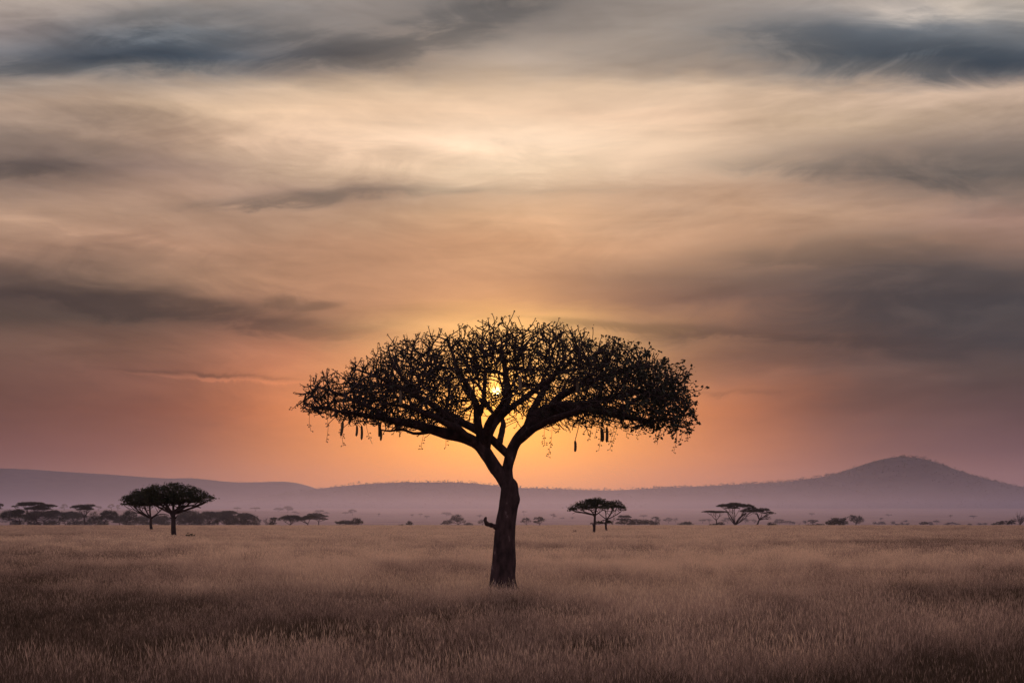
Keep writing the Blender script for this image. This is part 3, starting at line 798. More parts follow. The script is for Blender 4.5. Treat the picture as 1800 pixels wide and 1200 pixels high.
# faint far trees, each on the rising plain at the height where it shows
FAR = [
 ('faint tall round-crowned tree in the mist between the two flat-topped belt acacias', (113, 897), [(113, 889, 6, 3.6), (109, 892, 4, 2)]),
 ('faint pair-like thin tree on the swell past the two-tiered flat acacia', (173, 897), [(173, 890.5, 5, 1.6), (177, 892, 3, 1.4)]),
 ('faint bushy tree on the swell, left of another close beside the umbrella pair', (196, 897), [(196, 888.5, 5, 3), (193, 891, 4, 2)]),
 ('faint bushy tree on the swell nearest the umbrella pair crown', (207, 897), [(207, 890, 4, 3), (209, 893, 3, 2)]),
 ('very faint umbrella tree on the pale strip past the umbrella pair', (417, 898), [(417, 893, 6, 1.4)]),
 ('very faint flat tree with a thin stem below the left ridge end', (449, 898), [(449, 893, 8, 1.6)]),
 ('grey oval-crowned tree on the pale strip, left of its round companion', (489, 899), [(489, 894.5, 8, 2.6), (495, 895, 5, 2)]),
 ('grey round-crowned tree on the pale strip, taller than its oval companion', (506, 901), [(506, 892.5, 8, 3.4), (509, 895, 6, 2.4)]),
 ('small dark flat tree on the slope under the round-crowned companion', (518, 903), [(518, 899.5, 4.5, 1.4), (523, 902, 3, 1)]),
 ('faint wide layered tree on the slope above the slanted umbrella acacia', (562, 905), [(562, 898, 9, 2), (574, 901, 6, 1.4), (558, 901, 6, 1.6)]),
 ('faint low flat tree before the pale umbrella tree above the little round tree', (607, 904), [(607, 901, 5, 1.4)]),
 ('faint umbrella tree with domed crown above the dark round little tree', (620, 906), [(620, 898, 7, 3), (616, 900, 5, 2)]),
 ('tiny lone speck of a tree on the bare strip past the little round tree', (666, 907), [(666, 903.5, 1.6, 1.4)]),
 ('small faint slender tree on the bare strip, upright and narrow', (724, 908), [(724, 905, 1.8, 2)]),
 ('faint low flat tree, first of two sloping on the strip before the sausage tree', (739, 908), [(739, 903.5, 4, 1.3)]),
 ('faint low spreading tree, second of two sloping on the strip before the sausage tree', (750, 911), [(750, 907.5, 5, 1.4)]),
 ('faint umbrella tree in the mist above the round hazy acacia', (785, 907), [(785, 902, 8, 2.4), (790, 904, 5, 1.6)]),
 ('faint little tree in the mist right above the round hazy acacia', (843, 909), [(843, 906, 4, 2.4)]),
 ('faint high tree in the mist just past the sausage tree trunk', (921, 906), [(921, 899, 4, 1.1)]),
 ('faint domed tree standing beyond the layered small acacia', (972, 911), [(972, 905, 5, 2.6), (975, 907, 3, 2)]),
 ('faint low tree between the domed faint tree and the acacia pair', (989, 912), [(989, 910, 4, 1)]),
 ('faint flat shrub-like tree under the long limb of the acacia pair', (1006, 912), [(1006, 909.5, 4, 1)]),
 ('faint flat umbrella tree above the merged scrub mound', (1131, 910), [(1131, 906, 6, 1.5)]),
 ('faint clustered tree past the scrub mound, left of a smaller one', (1175, 919), [(1174, 912, 5, 3), (1179, 914, 5, 3), (1169, 914, 3, 2)]),
 ('faint small round tree past the scrub mound, right of a clustered one', (1188, 918), [(1188, 913, 3.4, 2.4)]),
 ('faint drooping tree before the shortest flat-topped acacia, first of a pair', (1235, 919), [(1235, 914, 5.6, 2.6)]),
 ('faint drooping tree before the shortest flat-topped acacia, second of a pair', (1247, 919), [(1247, 914.5, 5, 2.4)]),
 ('faint broad tree in the gap between the shortest and biggest flat-topped acacias', (1279, 919), [(1280, 912.5, 8, 3), (1273, 915, 5, 3)]),
 ('faint bushy tree under the right-hand limb of the biggest flat-topped acacia', (1310, 919), [(1308, 913, 7, 4), (1315, 915, 5, 3)]),
 ('faint round tree between the biggest and the leaning flat-topped acacias', (1326, 919), [(1326, 915, 5.4, 3)]),
 ('grey layered tree just past the leaning flat-topped acacia', (1370, 921), [(1370, 914.5, 8, 2.4), (1366, 918, 7, 2.4), (1376, 917.5, 6, 2)]),
 ('grey low spreading tree between the layered tree and the leaning dead stick', (1389, 921), [(1386, 917.5, 7, 2.8), (1394, 918.5, 5, 2.4)]),
 ('tiny umbrella tree high on the misty slope above the thin flat-capped tree', (1427, 906), [(1427, 902.5, 5, 1.2)]),
 ('small upright grey shrub-like tree before the long low mound', (1415, 921), [(1415, 917, 2.8, 3)]),
 ('small square grey tree, first past the round globe-crowned tree', (1537, 922), [(1537, 919, 3.6, 2.6)]),
 ('small layered grey tree with flat top, second past the globe-crowned tree', (1550, 922), [(1549, 917.5, 5.4, 1.4), (1553, 920, 4, 1.8), (1545, 920.5, 3, 1.4)]),
 ('tiny umbrella tree hovering in mist above the small layered grey tree', (1548, 914), [(1548, 911, 3, 1.2)]),
 ('tiny flat tree high on the misty slope under the conical hill shoulder', (1562, 907), [(1562, 904.5, 4.6, 1.3)]),
 ('small upright grey tree in the middle of the row under the conical hill', (1570, 922), [(1570, 919, 2.2, 3)]),
 ('small low round grey tree next in the row under the conical hill', (1577, 923), [(1577, 921.5, 3, 1.6)]),
 ('small blocky grey tree in the row under the conical hill', (1586, 922.5), [(1586, 920, 2.4, 2.6)]),
 ('tiny round grey tree in the row before the square flat-topped bush', (1595, 923), [(1595, 921, 2.4, 1.8)]),
 ('tiny flat tree in mist above the tiny round grey tree', (1592, 918), [(1592, 915.5, 2.4, 1)]),
 ('small curved grey tree leaning beside the square flat-topped bush', (1636, 923), [(1635, 919.5, 2.6, 2.4), (1637, 921, 2, 1.6)]),
 ('small faint umbrella tree above the curved grey tree', (1647, 921), [(1646, 916.5, 5.4, 1.6)]),
 ('low grey spreading tree past the small faint umbrella tree', (1673, 923), [(1673, 919.5, 7.6, 1.8), (1666, 921, 5, 1.6), (1683, 921, 4, 1.2)]),
 ('tiny flat tree on the misty slope above the low grey spreading tree', (1671, 909), [(1671, 906, 3, 1.1)]),
 ('clear little umbrella tree on the misty slope nearest the picture edge', (1711, 911), [(1711, 907, 6, 1.3)]),
 ('tiny upright speck tree past the low grey spreading tree', (1704, 923), [(1704, 921.5, 2.2, 1.4)]),
 ('small mushroom-shaped grey tree, first of two before the edge bushes', (1722, 923), [(1722, 920.5, 2.4, 1.4)]),
 ('small mushroom-shaped grey tree, second of two before the edge bushes', (1732, 923), [(1732, 920.5, 2.8, 1.5)]),
]
for lb, bs, pads in FAR:
    Y = solve_y(bs[0], bs[1])
    tree(lb, Y, bs, pads, w=1.0, fork=None, group=GF, cat='tree', name='hazy_tree', leaf=max(.5, .8*Y/F))

# ------------------------------------------------------------------ grass
def grass_material():
    m, nt, b, L = mat('dry_grass_blades')
    N = nt.nodes.new
    out = nt.nodes['Material Output']
    nt.nodes.remove(b)
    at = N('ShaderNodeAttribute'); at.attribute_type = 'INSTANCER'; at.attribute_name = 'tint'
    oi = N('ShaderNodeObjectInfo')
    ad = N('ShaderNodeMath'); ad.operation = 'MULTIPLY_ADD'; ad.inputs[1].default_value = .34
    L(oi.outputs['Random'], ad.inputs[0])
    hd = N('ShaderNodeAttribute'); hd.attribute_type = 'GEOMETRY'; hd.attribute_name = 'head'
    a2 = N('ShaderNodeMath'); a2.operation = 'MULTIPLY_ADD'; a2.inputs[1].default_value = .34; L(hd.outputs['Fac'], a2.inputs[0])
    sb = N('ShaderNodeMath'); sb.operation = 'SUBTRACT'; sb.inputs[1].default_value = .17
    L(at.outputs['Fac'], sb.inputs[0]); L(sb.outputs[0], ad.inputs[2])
    r = N('ShaderNodeValToRGB'); e = r.color_ramp.elements
    e[0].position = 0.; e[0].color = (.06, .042, .024, 1)
    e[1].position = 1.; e[1].color = (.74, .52, .32, 1)
    k = e.new(.3); k.color = (.175, .115, .082, 1)
    k = e.new(.6); k.color = (.43, .292, .198, 1)
    L(ad.outputs[0], a2.inputs[2]); L(a2.outputs[0], r.inputs['Fac'])
    d = N('ShaderNodeBsdfDiffuse'); t = N('ShaderNodeBsdfTranslucent'); mx = N('ShaderNodeMixShader'); mx.inputs[0].default_value = .38
    L(r.outputs['Color'], d.inputs['Color']); L(r.outputs['Color'], t.inputs['Color'])
    L(d.outputs[0], mx.inputs[1]); L(t.outputs[0], mx.inputs[2]); L(mx.outputs[0], out.inputs['Surface'])
    return m

def clump(nb, rad, hmin, hmax, wd, lean, heads, seed):
    g = np.random.default_rng(seed)
    V = []; Fc = []; H = []
    n = 0
    for i in range(nb):
        a = g.uniform(0, 2*math.pi); q = rad*math.sqrt(g.random())
        p = np.array([math.cos(a)*q, math.sin(a)*q, -.03])
        h = g.uniform(hmin, hmax)
        la = g.uniform(0, 2*math.pi); ll = lean*h*g.uniform(.2, 1.2)
        dirv = np.array([math.cos(la), math.sin(la), 0])
        fa = g.uniform(0, math.pi); wv = np.array([math.cos(fa), math.sin(fa), 0])*wd*.5
        segs = 3
        for s in range(segs+1):
            t = s/segs
            c = p+np.array([0, 0, h*t*(1-.12*t)])+dirv*ll*t*t
            ww = wv*(1-.75*t)
            V += [c-ww, c+ww]
        for s in range(segs):
            Fc.append((n+2*s, n+2*s+1, n+2*s+3, n+2*s+2))
        n += 2*(segs+1); H += [0.]*(2*(segs+1))
        if g.random() < heads:     # seed head
            tip = c; hd = dirv*.35*g.uniform(.2, 1)+np.array([0, 0, .8]); hd /= np.linalg.norm(hd)
            sl = g.uniform(.07, .14)*(hmax/.7); sw = wd*1.25
            w2 = np.array([math.cos(fa), math.sin(fa), 0])*sw*.5
            V += [tip, tip+hd*sl*.4-w2, tip+hd*sl, tip+hd*sl*.4+w2]
            Fc.append((n, n+1, n+2, n+3)); n += 4; H += [1.]*4
    return np.array(V), Fc, H

def grass_patch(x, y):
    """kind of grass, with light and shade painted into the tint: 0 dark green-brown tussock .. 1 pale straw"""
    a = fbm(x/14.+3, y/9., 101, 4)
    b = fbm(x/45., y/22.+7, 131, 3)
    c = fbm(x/3.5, y/3., 151, 3)
    nr = 1-sstep(90, 200, y)
    t = .20+(.52*(a-.47)*1.2+.34*(b-.45)*1.1)*(.35+.65*nr)+1.0*(c-.47)*nr+.55*(vnoise(x/1.3, y/1.6, 163)-.5)*nr
    # a belt of ripe pale grass grows round and beyond the big tree, brightness rising with distance is painted-in light
    bel = np.exp(-((y-66-10*(fbm(x/25., y*0+1, 5)-.5)-.0*x)/22)**2)*np.exp(-((x-1)/26)**2*.8)
    t = t+.36*bel+.12*np.exp(-((y-34)/12)**2)*np.exp(-((x-4)/9)**2)+.16*sstep(34, 60, y)
    t = t+.26*sstep(60, 130, y)
    t = t-.22*sstep(.10, .36, np.abs(x-.5)/np.maximum(y, 1))-.05*(1-sstep(20, 34, y))  # sides and foreground darkened: light falloff painted into the grass tint
    return t

def build_grass():
    variants = []
    for i in range(6): variants.append(clump(56, .27, .20, .68, .0052, .62, .6, 200+i))     # near
    for i in range(2): variants.append(clump(60, .20, .20, .46, .009, .65, .05, 300+i))       # dark tussocks
    for i in range(4): variants.append(clump(60, .45, .32, .74, .013, .40, .6, 400+i))        # middle
    for i in range(3): variants.append(clump(60, 1.1, .34, .70, .045, .35, .5, 500+i))         # far
    V = []; Fc = []; vid = []; n = 0; HD = []
    for i, (v, f, h_) in enumerate(variants):
        V.append(v); HD += h_; vid.append(np.full(len(v), i)); Fc += [tuple(a+n for a in q) for q in f]; n += len(v)
    def sow(dens, y0, y1, margin):
        # uniform over a trapezoid of ground
        ymax = y1; half = .385*ymax+margin
        area = 2*half*(y1-y0)
        m = int(dens*area)
        x = rng.uniform(-half, half, m); y = rng.uniform(y0, y1, m)
        k = np.abs(x) < .385*y+margin
        return x[k], y[k]
    pts = []
    for dens, y0, y1, mg, vs, sc in ((15., 14, 38, 4, (0, 1, 2, 3, 4, 5), 1.), (9., 38, 62, 4, (0, 1, 2, 3, 4, 5), 1.), (3.6, 62, 130, 6, (8, 9, 10, 11), 1.), (.75, 130, 270, 10, (12, 13, 14), 1.), (.32, 270, 520, 20, (12, 13, 14), 1.25)):
        x, y = sow(dens, y0, y1, mg)
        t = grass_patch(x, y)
        hv = .50+.55*fbm(x/6., y/5., 171, 3)+.17*rng.normal(size=len(x))
        sc_ = np.clip(hv, .35, 1.5)*sc
        va = rng.choice(vs, len(x))
        if y0 < 60:
            dk = (t < .10) & (rng.random(len(x)) < .6)
            va = np.where(dk, rng.choice((6, 7), len(x)), va)
            sc_ = np.where(dk, sc_*1.2, sc_)
        r2 = np.hypot(x-X(885, TY), y-TY)
        keep = r2 > .42
        sc_ = np.where((np.abs(x-X(885, TY)) < .8) & (y < TY) & (y > TY-2.5), sc_*.62, sc_)
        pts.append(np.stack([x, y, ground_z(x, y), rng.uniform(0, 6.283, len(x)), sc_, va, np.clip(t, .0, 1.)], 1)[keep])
    # rank grass at the foot of the sausage tree
    m = 80
    a = rng.uniform(0, 6.283, m); q = rng.uniform(.42, 1.0, m)
    x = X(885, TY)+np.cos(a)*q*1.3; y = TY+np.sin(a)*q
    pts.append(np.stack([x, y, ground_z(x, y), a, rng.uniform(.45, .85, m), rng.choice((0, 1, 6, 7), m), rng.uniform(.05, .3, m)], 1))
    p = np.concatenate(pts)
    print('grass clumps', len(p))
    V = np.concatenate(V+[p[:, :3]]); vid = np.concatenate(vid+[np.full(len(p), -1)])
    me = bpy.data.meshes.new('grass')
    me.from_pydata(V.tolist(), [], Fc)
    me.materials.append(grass_material())
    nb = len(V)-len(p)
    def attr(nm, ty, arr):
        at = me.attributes.new(nm, ty, 'POINT'); at.data.foreach_set('value', arr)
    z = np.zeros(nb)
    attr('head', 'FLOAT', np.concatenate([np.array(HD), np.zeros(len(p))]).astype(np.float32))
    attr('vid', 'INT', vid.astype(np.int32))
    attr('pick', 'INT', np.concatenate([z, p[:, 5]]).astype(np.int32))
    attr('turn', 'FLOAT', np.concatenate([z, p[:, 3]]).astype(np.float32))
    attr('size', 'FLOAT', np.concatenate([z+1, p[:, 4]]).astype(np.float32))
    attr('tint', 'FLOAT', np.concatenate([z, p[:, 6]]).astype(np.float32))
    o = bpy.data.objects.new('grass', me); COL.objects.link(o); o['kind'] = 'stuff'
    ng = bpy.data.node_groups.new('sow_grass', 'GeometryNodeTree')
    ng.interface.new_socket('Geometry', in_out='INPUT', socket_type='NodeSocketGeometry')
    ng.interface.new_socket('Geometry', in_out='OUTPUT', socket_type='NodeSocketGeometry')
    N = ng.nodes.new; L = ng.links.new
    gi = N('NodeGroupInput'); go = N('NodeGroupOutput')
    def named(nm, ty):
        a = N('GeometryNodeInputNamedAttribute'); a.data_type = ty; a.inputs['Name'].default_value = nm
        return a.outputs['Attribute']
    def sep(i):
        c = N('FunctionNodeCompare'); c.data_type = 'INT'; c.operation = 'EQUAL'
        L(named('vid', 'INT'), [s for s in c.inputs if s.type == 'INT'][0]); [s for s in c.inputs if s.type == 'INT'][1].default_value = i
        s = N('GeometryNodeSeparateGeometry'); s.domain = 'POINT'
        L(gi.outputs[0], s.inputs['Geometry']); L(c.outputs[0], s.inputs['Selection'])
        return s.outputs['Selection']
    g2i = N('GeometryNodeGeometryToInstance')
    for i in reversed(range(len(variants))):
        L(sep(i), g2i.inputs[0])
    iop = N('GeometryNodeInstanceOnPoints')
    L(sep(-1), iop.inputs['Points']); L(g2i.outputs[0], iop.inputs['Instance'])
    iop.inputs['Pick Instance'].default_value = True
    L(named('pick', 'INT'), iop.inputs['Instance Index'])
    cx = N('ShaderNodeCombineXYZ'); L(named('turn', 'FLOAT'), cx.inputs['Z'])
    L(cx.outputs[0], iop.inputs['Rotation'])
    L(named('size', 'FLOAT'), iop.inputs['Scale'])
    L(iop.outputs[0], go.inputs[0])
    md = o.modifiers.new('sow', 'NODES'); md.node_group = ng
build_grass()

# ------------------------------------------------------------------ haze and mist
def air(name, lo, hi, dens, col, g):
    m = bpy.data.materials.new(name+'_air'); m.use_nodes = True; nt = m.node_tree
    nt.nodes.remove(nt.nodes['Principled BSDF'])
    v = nt.nodes.new('ShaderNodeVolumePrincipled')
    v.inputs['Color'].default_value = (*col, 1); v.inputs['Density'].default_value = dens; v.inputs['Anisotropy'].default_value = g
    nt.links.new(v.outputs[0], nt.nodes['Material Output'].inputs['Volume'])
    V = [(x, y, z) for x in (lo[0], hi[0]) for y in (lo[1], hi[1]) for z in (lo[2], hi[2])]
    mb = MB(); mb.add(V, [(0, 1, 3, 2), (4, 6, 7, 5), (0, 4, 5, 1), (2, 3, 7, 6), (0, 2, 6, 4), (1, 5, 7, 3)])
    o = mb.build(name, m, smooth=False); o['kind'] = 'stuff'
    return o
air('haze', (-9000, -1500, -40), (9000, 8700, 300), 3.1e-5, (.67, .65, 1.), .72)
air('mist', (-5000, 500, -6), (5000, 6300, 42), 5.0e-4, (.70, .68, 1.), .70)

# ------------------------------------------------------------------ sky and sun
SUNPX, SUNPY = 873., 688.
sun_dir = Vector(((SUNPX-CX)/F, 1., (HY-SUNPY)/F)).normalized()
SEL = math.asin(sun_dir.z); SAZ = math.atan2(sun_dir.x, sun_dir.y)

def build_world():
    w = bpy.data.worlds.new('World'); SC.world = w; w.use_nodes = True
    nt = w.node_tree; N = nt.nodes.new; L = nt.links.new
    bg = nt.nodes['Background']; bg.inputs['Strength'].default_value = .1
    sky = N('ShaderNodeTexSky'); sky.sky_type = 'NISHITA'; sky.sun_disc = False
    sky.sun_elevation = SEL; sky.sun_rotation = SAZ; sky.dust_density = 2.; sky.air_density = 1.2
    class E:
        def __init__(s, so): s.s = so
        def _b(a, o, op, rev=False):
            n = N('ShaderNodeMath'); n.operation = op
            x, y = (o, a) if rev else (a, o)
            for i, q in enumerate((x, y)):
                if isinstance(q, E): L(q.s, n.inputs[i])
                else: n.inputs[i].default_value = float(q)
            return E(n.outputs[0])
        def __add__(a, o): return a._b(o, 'ADD')
        __radd__ = __add__
        def __sub__(a, o): return a._b(o, 'SUBTRACT')
        def __rsub__(a, o): return a._b(o, 'SUBTRACT', True)
        def __mul__(a, o): return a._b(o, 'MULTIPLY')
        __rmul__ = __mul__
        def __truediv__(a, o): return a._b(o, 'DIVIDE')
        def mx(a, o): return a._b(o, 'MAXIMUM')
        def mn(a, o): return a._b(o, 'MINIMUM')
        def pw(a, o): return a._b(o, 'POWER')
        def exp(a): return (a*1.0)._u('EXPONENT')
        def _u(a, op):
            n = N('ShaderNodeMath'); n.operation = op; L(a.s, n.inputs[0]); return E(n.outputs[0])
        def ss(a, lo, hi):
            n = N('ShaderNodeMapRange'); n.interpolation_type = 'SMOOTHSTEP'
            L(a.s, n.inputs[0]); n.inputs[1].default_value = lo; n.inputs[2].default_value = hi
            return E(n.outputs[0])
    tc = N('ShaderNodeTexCoord'); sx = N('ShaderNodeSeparateXYZ'); L(tc.outputs['Generated'], sx.inputs[0])
    x, y, z = (E(sx.outputs[i]) for i in range(3))
    yc = y.mx(.12)
    u = x/yc; v = z/yc             # where in the western sky: tangent of bearing and of height
    def noise(fu, fv, ou, ov, detail=5, rough=.55, dist=0.):
        c = N('ShaderNodeCombineXYZ'); L((u*fu+ou).s, c.inputs[0]); L((v*fv+ov).s, c.inputs[1])
        n = N('ShaderNodeTexNoise'); n.noise_dimensions = '2D'; n.inputs['Scale'].default_value = 1; n.inputs['Detail'].default_value = detail; n.inputs['Roughness'].default_value = rough; n.inputs['Distortion'].default_value = dist
        L(c.outputs[0], n.inputs['Vector'])
        return E(n.outputs[0])-.5
    n1 = noise(5., 17., 3.1, 1.7, 4)
    n2 = noise(4., 44., 8.3, 2.2, 6, .6, .4)
    n3 = noise(13., 36., 1.3, 5.2, 7, .66, .6)
    def noise2(fa, fb, tilt, oa, ob, detail, rough):
        c_, s_ = math.cos(tilt), math.sin(tilt)
        c = N('ShaderNodeCombineXYZ'); L(((u*c_+v*s_)*fa+n1*.5+oa).s, c.inputs[0]); L(((v*c_-u*s_)*fb+n1*.9+ob).s, c.inputs[1])
        n = N('ShaderNodeTexNoise'); n.noise_dimensions = '2D'; n.inputs['Scale'].default_value = 1; n.inputs['Detail'].default_value = detail; n.inputs['Roughness'].default_value = rough
        L(c.outputs[0], n.inputs['Vector'])
        return E(n.outputs[0])-.5
    n4 = noise2(7., 46., .16, 2.2, 9.4, 8, .58)
    n5 = noise2(6., 38., -.22, 5.7, 3.3, 8, .58)
    amp = v.ss(.02, .14)
    uu = u+n1*.10*amp+n3*.03
    vv = v+(n1*.030+n3*.013)*amp
    YS = [0, 45, 95, 125, 160, 200, 250, 300, 340, 380, 430, 480, 520, 560, 610, 660, 720, 790, 850]
    T = {
     30: [(185,175,165),(160,150,145),(124,124,126),(118,118,118),(170,158,146),(172,152,135),(135,122,112),(120,108,102),(150,130,115),(180,150,126),(160,130,110),(110,92,82),(85,72,66),(84,72,64),(108,84,72),(104,76,66),(106,74,65),(114,75,66),(132,88,76)],
     300: [(165,158,150),(106,124,136),(86,108,124),(125,128,128),(185,168,150),(215,190,160),(190,162,138),(150,128,115),(180,150,128),(178,148,125),(175,140,115),(150,122,100),(95,80,70),(88,74,64),(130,96,78),(128,88,72),(130,82,66),(138,86,66),(168,108,78)],
     600: [(150,145,140),(150,143,136),(112,107,104),(145,132,120),(215,190,160),(235,205,172),(250,220,188),(205,178,150),(150,130,115),(170,140,115),(185,145,115),(190,145,112),(180,135,105),(150,108,88),(200,130,95),(212,132,88),(224,136,84),(232,144,76),(236,146,72)],
     900: [(115,112,108),(135,130,124),(190,175,158),(200,182,160),(225,200,170),(240,212,180),(253,230,200),(250,226,192),(215,185,152),(225,185,145),(205,160,122),(185,140,108),(200,150,110),(255,200,130),(255,200,125),(255,195,115),(255,182,85),(255,174,72),(250,158,66)],
     1200: [(165,158,150),(160,152,142),(150,142,132),(165,152,138),(215,192,165),(235,205,175),(240,212,180),(215,188,160),(200,168,140),(195,160,130),(195,155,122),(150,120,98),(130,100,85),(150,110,88),(145,106,85),(160,108,82),(202,124,82),(214,132,78),(214,132,80)],
     1500: [(165,160,155),(114,124,132),(98,109,117),(130,128,124),(205,182,158),(200,178,150),(170,150,132),(140,126,115),(175,150,130),(185,155,128),(165,135,112),(106,94,88),(92,84,81),(88,80,77),(88,74,69),(98,78,71),(108,80,72),(122,85,76),(156,103,86)],
     1770: [(195,188,175),(124,130,134),(86,98,108),(115,116,118),(200,178,158),(168,150,134),(130,120,112),(112,106,100),(130,115,105),(165,135,122),(140,115,102),(92,86,84),(80,77,78),(78,76,77),(76,72,73),(80,70,68),(88,70,71),(105,78,80),(140,102,100)],
    }
    pos = vv/.42
    tot = None; wsum = None
    sg = 300*.52/F
    for px, cols in T.items():
        r = N('ShaderNodeValToRGB'); cr = r.color_ramp; cr.interpolation = 'EASE' if False else 'LINEAR'
        st = sorted([((HY-yy)/F/.42, lin(c)) for yy, c in zip(YS, cols)])
        cr.elements[0].position = st[0][0]; cr.elements[0].color = (*st[0][1], 1)
        cr.elements[1].position = st[-1][0]; cr.elements[1].color = (*st[-1][1], 1)
        for p, c in st[1:-1]:
            e = cr.elements.new(p); e.color = (*c, 1)
        L(pos.s, r.inputs[0])
        d = (uu-(px-CX)/F)*(1/sg)
        wt = (d*d*-.5).exp()+1e-5
        sc = N('ShaderNodeVectorMath'); sc.operation = 'SCALE'; L(r.outputs[0], sc.inputs[0]); L(wt.s, sc.inputs['Scale'])
        if tot is None: tot, wsum = sc.outputs[0], wt
        else:
            a = N('ShaderNodeVectorMath'); a.operation = 'ADD'; L(tot, a.inputs[0]); L(sc.outputs[0], a.inputs[1]); tot = a.outputs[0]; wsum = wsum+wt
    inv = wsum.pw(-1.)
    # cloud streaks with an outline of their own: (px, py, rx, ry, tilt, amount)
    B = [(265,66,150,46,-.18,.66),(330,95,90,26,0,.35),(120,104,140,15,-.04,.5),(650,86,130,36,-.08,.46),(545,72,80,28,.1,.35),(850,26,130,34,-.26,.6),(1610,92,210,32,.08,.6),(1470,66,150,36,.2,.36),(1780,105,160,20,0,.4),(45,303,95,17,-.03,.5),
         (200,262,240,16,.08,.25),(485,355,105,11,-.07,.6),(620,338,230,11,-.08,.25),(1000,332,260,8,.0,.2),(1640,292,230,42,.04,.42),(1400,300,160,18,.1,.2),(1640,520,300,70,.04,.42),(150,520,230,26,.12,.4),(330,555,200,22,.12,.25),(500,527,34,10,-.1,.5),(565,536,42,8,-.15,.45),
         (400,540,40,9,.1,.4),(560,575,160,18,.05,.25),(1150,578,190,8,.07,.45),(1000,566,100,6,.05,.4),(1330,596,300,24,.04,.32),(440,658,120,3.2,.03,.3),(250,655,120,4,.0,.3),(1350,690,90,4,.05,.22),(1480,440,200,28,-.1,.3),(1600,660,60,6,.1,-.2),
         (370,663,170,2.8,.03,-.75),(820,548,60,4,0,.12),(1380,655,70,5,-.05,-.16),(1620,20,140,12,0,-.3),(100,25,120,12,-.1,-.22),(870,275,190,22,0,-.14),(420,248,210,10,-.02,-.10),(150,400,150,8,.18,-.22),(950,400,130,14,0,-.12)]
    bu = u+n1*.04+n3*.040; bv = v+n1*.010+n3*.014+n2*.008
    D = None
    for px, py, rx, ry, tl, am in B:
        du = bu-(px-CX)/F; dv = bv-(HY-py)/F
        c, s = math.cos(-tl), math.sin(-tl)
        a = (du*c+dv*s)*(F/rx/1.25); b = (dv*c-du*s)*(F/ry/1.25)
        q = (a*a+b*b)*-1.0
        g = q.exp()*am
        D = g if D is None else D+g
    D = (D*(1+n2*3.0+n3*3.4+n4*2.8)).mx(-.8)
    D = D*.45+D.ss(.05, .66)*.38
    streak = 1.0+(n2*.42+n3*.30+n4*.85*u.ss(-.1, .25)+n5*.85*(1-u.ss(-.3, .15)))*amp
    shade = (streak*inv*10.).mx(0)
    dk = N('ShaderNodeCombineXYZ')
    for i_, k_ in enumerate((.86, .76, .68)): L((D*-k_).exp().s, dk.inputs[i_])
    warm = N('ShaderNodeVectorMath'); warm.operation = 'MULTIPLY'; warm.inputs[1].default_value = (1.03, .96, .94); L(tot, warm.inputs[0])
    sc = N('ShaderNodeVectorMath'); sc.operation = 'SCALE'; wd = N('ShaderNodeVectorMath'); wd.operation = 'MULTIPLY'; L(warm.outputs[0], wd.inputs[0]); L(dk.outputs[0], wd.inputs[1])
    L(wd.outputs[0], sc.inputs[0]); L(shade.s, sc.inputs['Scale'])
    # glow round the veiled sun and its disc
    su, sv = (SUNPX-CX)/F, (HY-SUNPY)/F
    r2 = (u-su)*(u-su)+(v-sv)*(v-sv)
    def gl(rad, col):
        k = (r2*(-(F/rad)**2)).exp()
        c = N('ShaderNodeVectorMath'); c.operation = 'SCALE'; c.inputs[0].default_value = col; L(k.s, c.inputs['Scale'])
        return c.outputs[0]
    disc = (r2*(-(F/5.2)**2)).exp()
    def gl2(px, py, rx, ry, col):
        du = (u-(px-CX)/F)*(F/rx); dv = (v-(HY-py)/F)*(F/ry)
        k = ((du*du+dv*dv)*-1.).exp()
        c = N('ShaderNodeVectorMath'); c.operation = 'SCALE'; c.inputs[0].default_value = col; L(k.s, c.inputs['Scale'])
        return c.outputs[0]
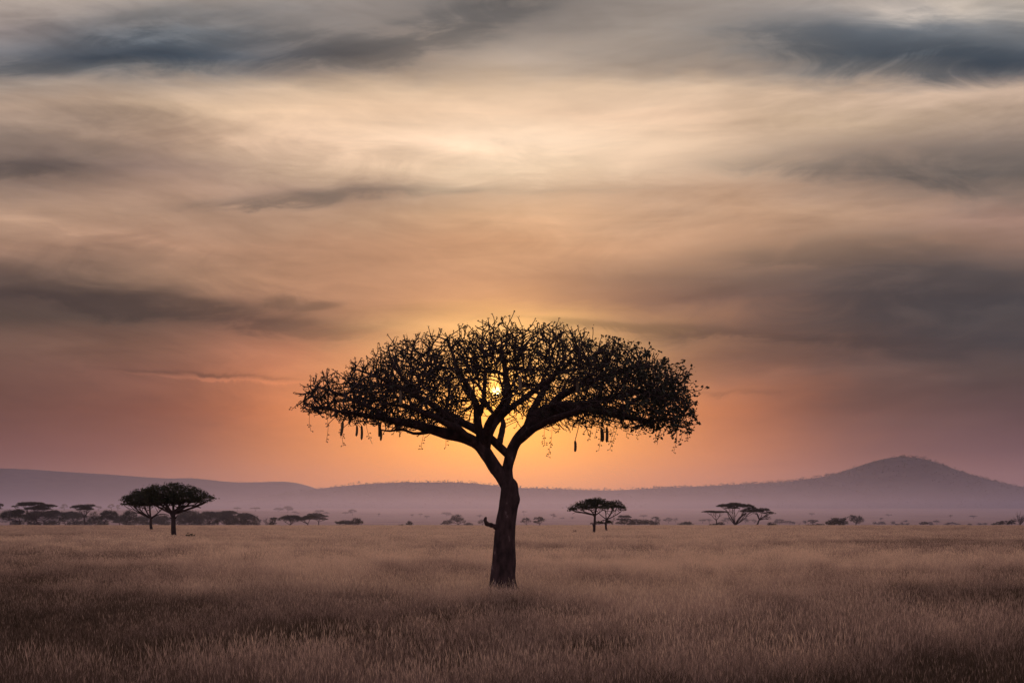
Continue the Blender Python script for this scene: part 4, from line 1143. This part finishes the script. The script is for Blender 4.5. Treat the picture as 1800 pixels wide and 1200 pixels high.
    dc = N('ShaderNodeVectorMath'); dc.operation = 'SCALE'; dc.inputs[0].default_value = (160, 108, 40); L(disc.s, dc.inputs['Scale'])
    cur = sc.outputs[0]
    for so in (gl2(895, 800, 290, 120, (3.4, 1.05, .0)), gl(210, (2.0, 1.0, .2)), gl(110, (3.8, 1.65, .2)), gl(60, (3., 1.15, .0)), gl(26, (6., 2.9, .3)), dc.outputs[0]):
        a = N('ShaderNodeVectorMath'); a.operation = 'ADD'; L(cur, a.inputs[0]); L(so, a.inputs[1]); cur = a.outputs[0]
    # the rest of the dome is the plain evening sky plus an even lilac glow added to brighten grass and haze
    mk = y.ss(.30, .75)
    mix = N('ShaderNodeMix'); mix.data_type = 'RGBA'
    ins = [s for s in mix.inputs if s.type == 'RGBA']
    vl = N('ShaderNodeVectorMath'); vl.operation = 'ADD'; vl.inputs[1].default_value = (5.0, 3.75, 5.2); L(sky.outputs[0], vl.inputs[0])
    L(mk.s, mix.inputs[0]); L(vl.outputs[0], ins[0]); L(cur, ins[1])
    L([s for s in mix.outputs if s.type == 'RGBA'][0], bg.inputs['Color'])
build_world()

sd = bpy.data.lights.new('sun', 'SUN'); sd.energy = .4; sd.angle = math.radians(4); sd.color = (1., .56, .30)
so = bpy.data.objects.new('sun', sd); COL.objects.link(so)
so.rotation_euler = sun_dir.to_track_quat('Z', 'Y').to_euler()
so.location = (0, 0, 60)

# ------------------------------------------------------------------ camera and render settings
cd = bpy.data.cameras.new('camera'); cam = bpy.data.objects.new('camera', cd); COL.objects.link(cam)
cam.location = (0, 0, CAMZ); cam.rotation_euler = (math.pi/2, 0, 0)
cd.sensor_width = 36; cd.lens = F/1800*36; cd.shift_y = (HY-600)/1800; cd.clip_end = 30000; cd.clip_start = .1
SC.camera = cam
SC.render.engine = 'CYCLES'
SC.view_settings.view_transform = 'Standard'; SC.view_settings.look = 'None'
SC.view_settings.exposure = 0; SC.view_settings.gamma = 1
c = SC.cycles
c.max_bounces = 4; c.diffuse_bounces = 2; c.glossy_bounces = 1; c.transmission_bounces = 2; c.volume_bounces = 0; c.transparent_max_bounces = 8
c.use_denoising = True
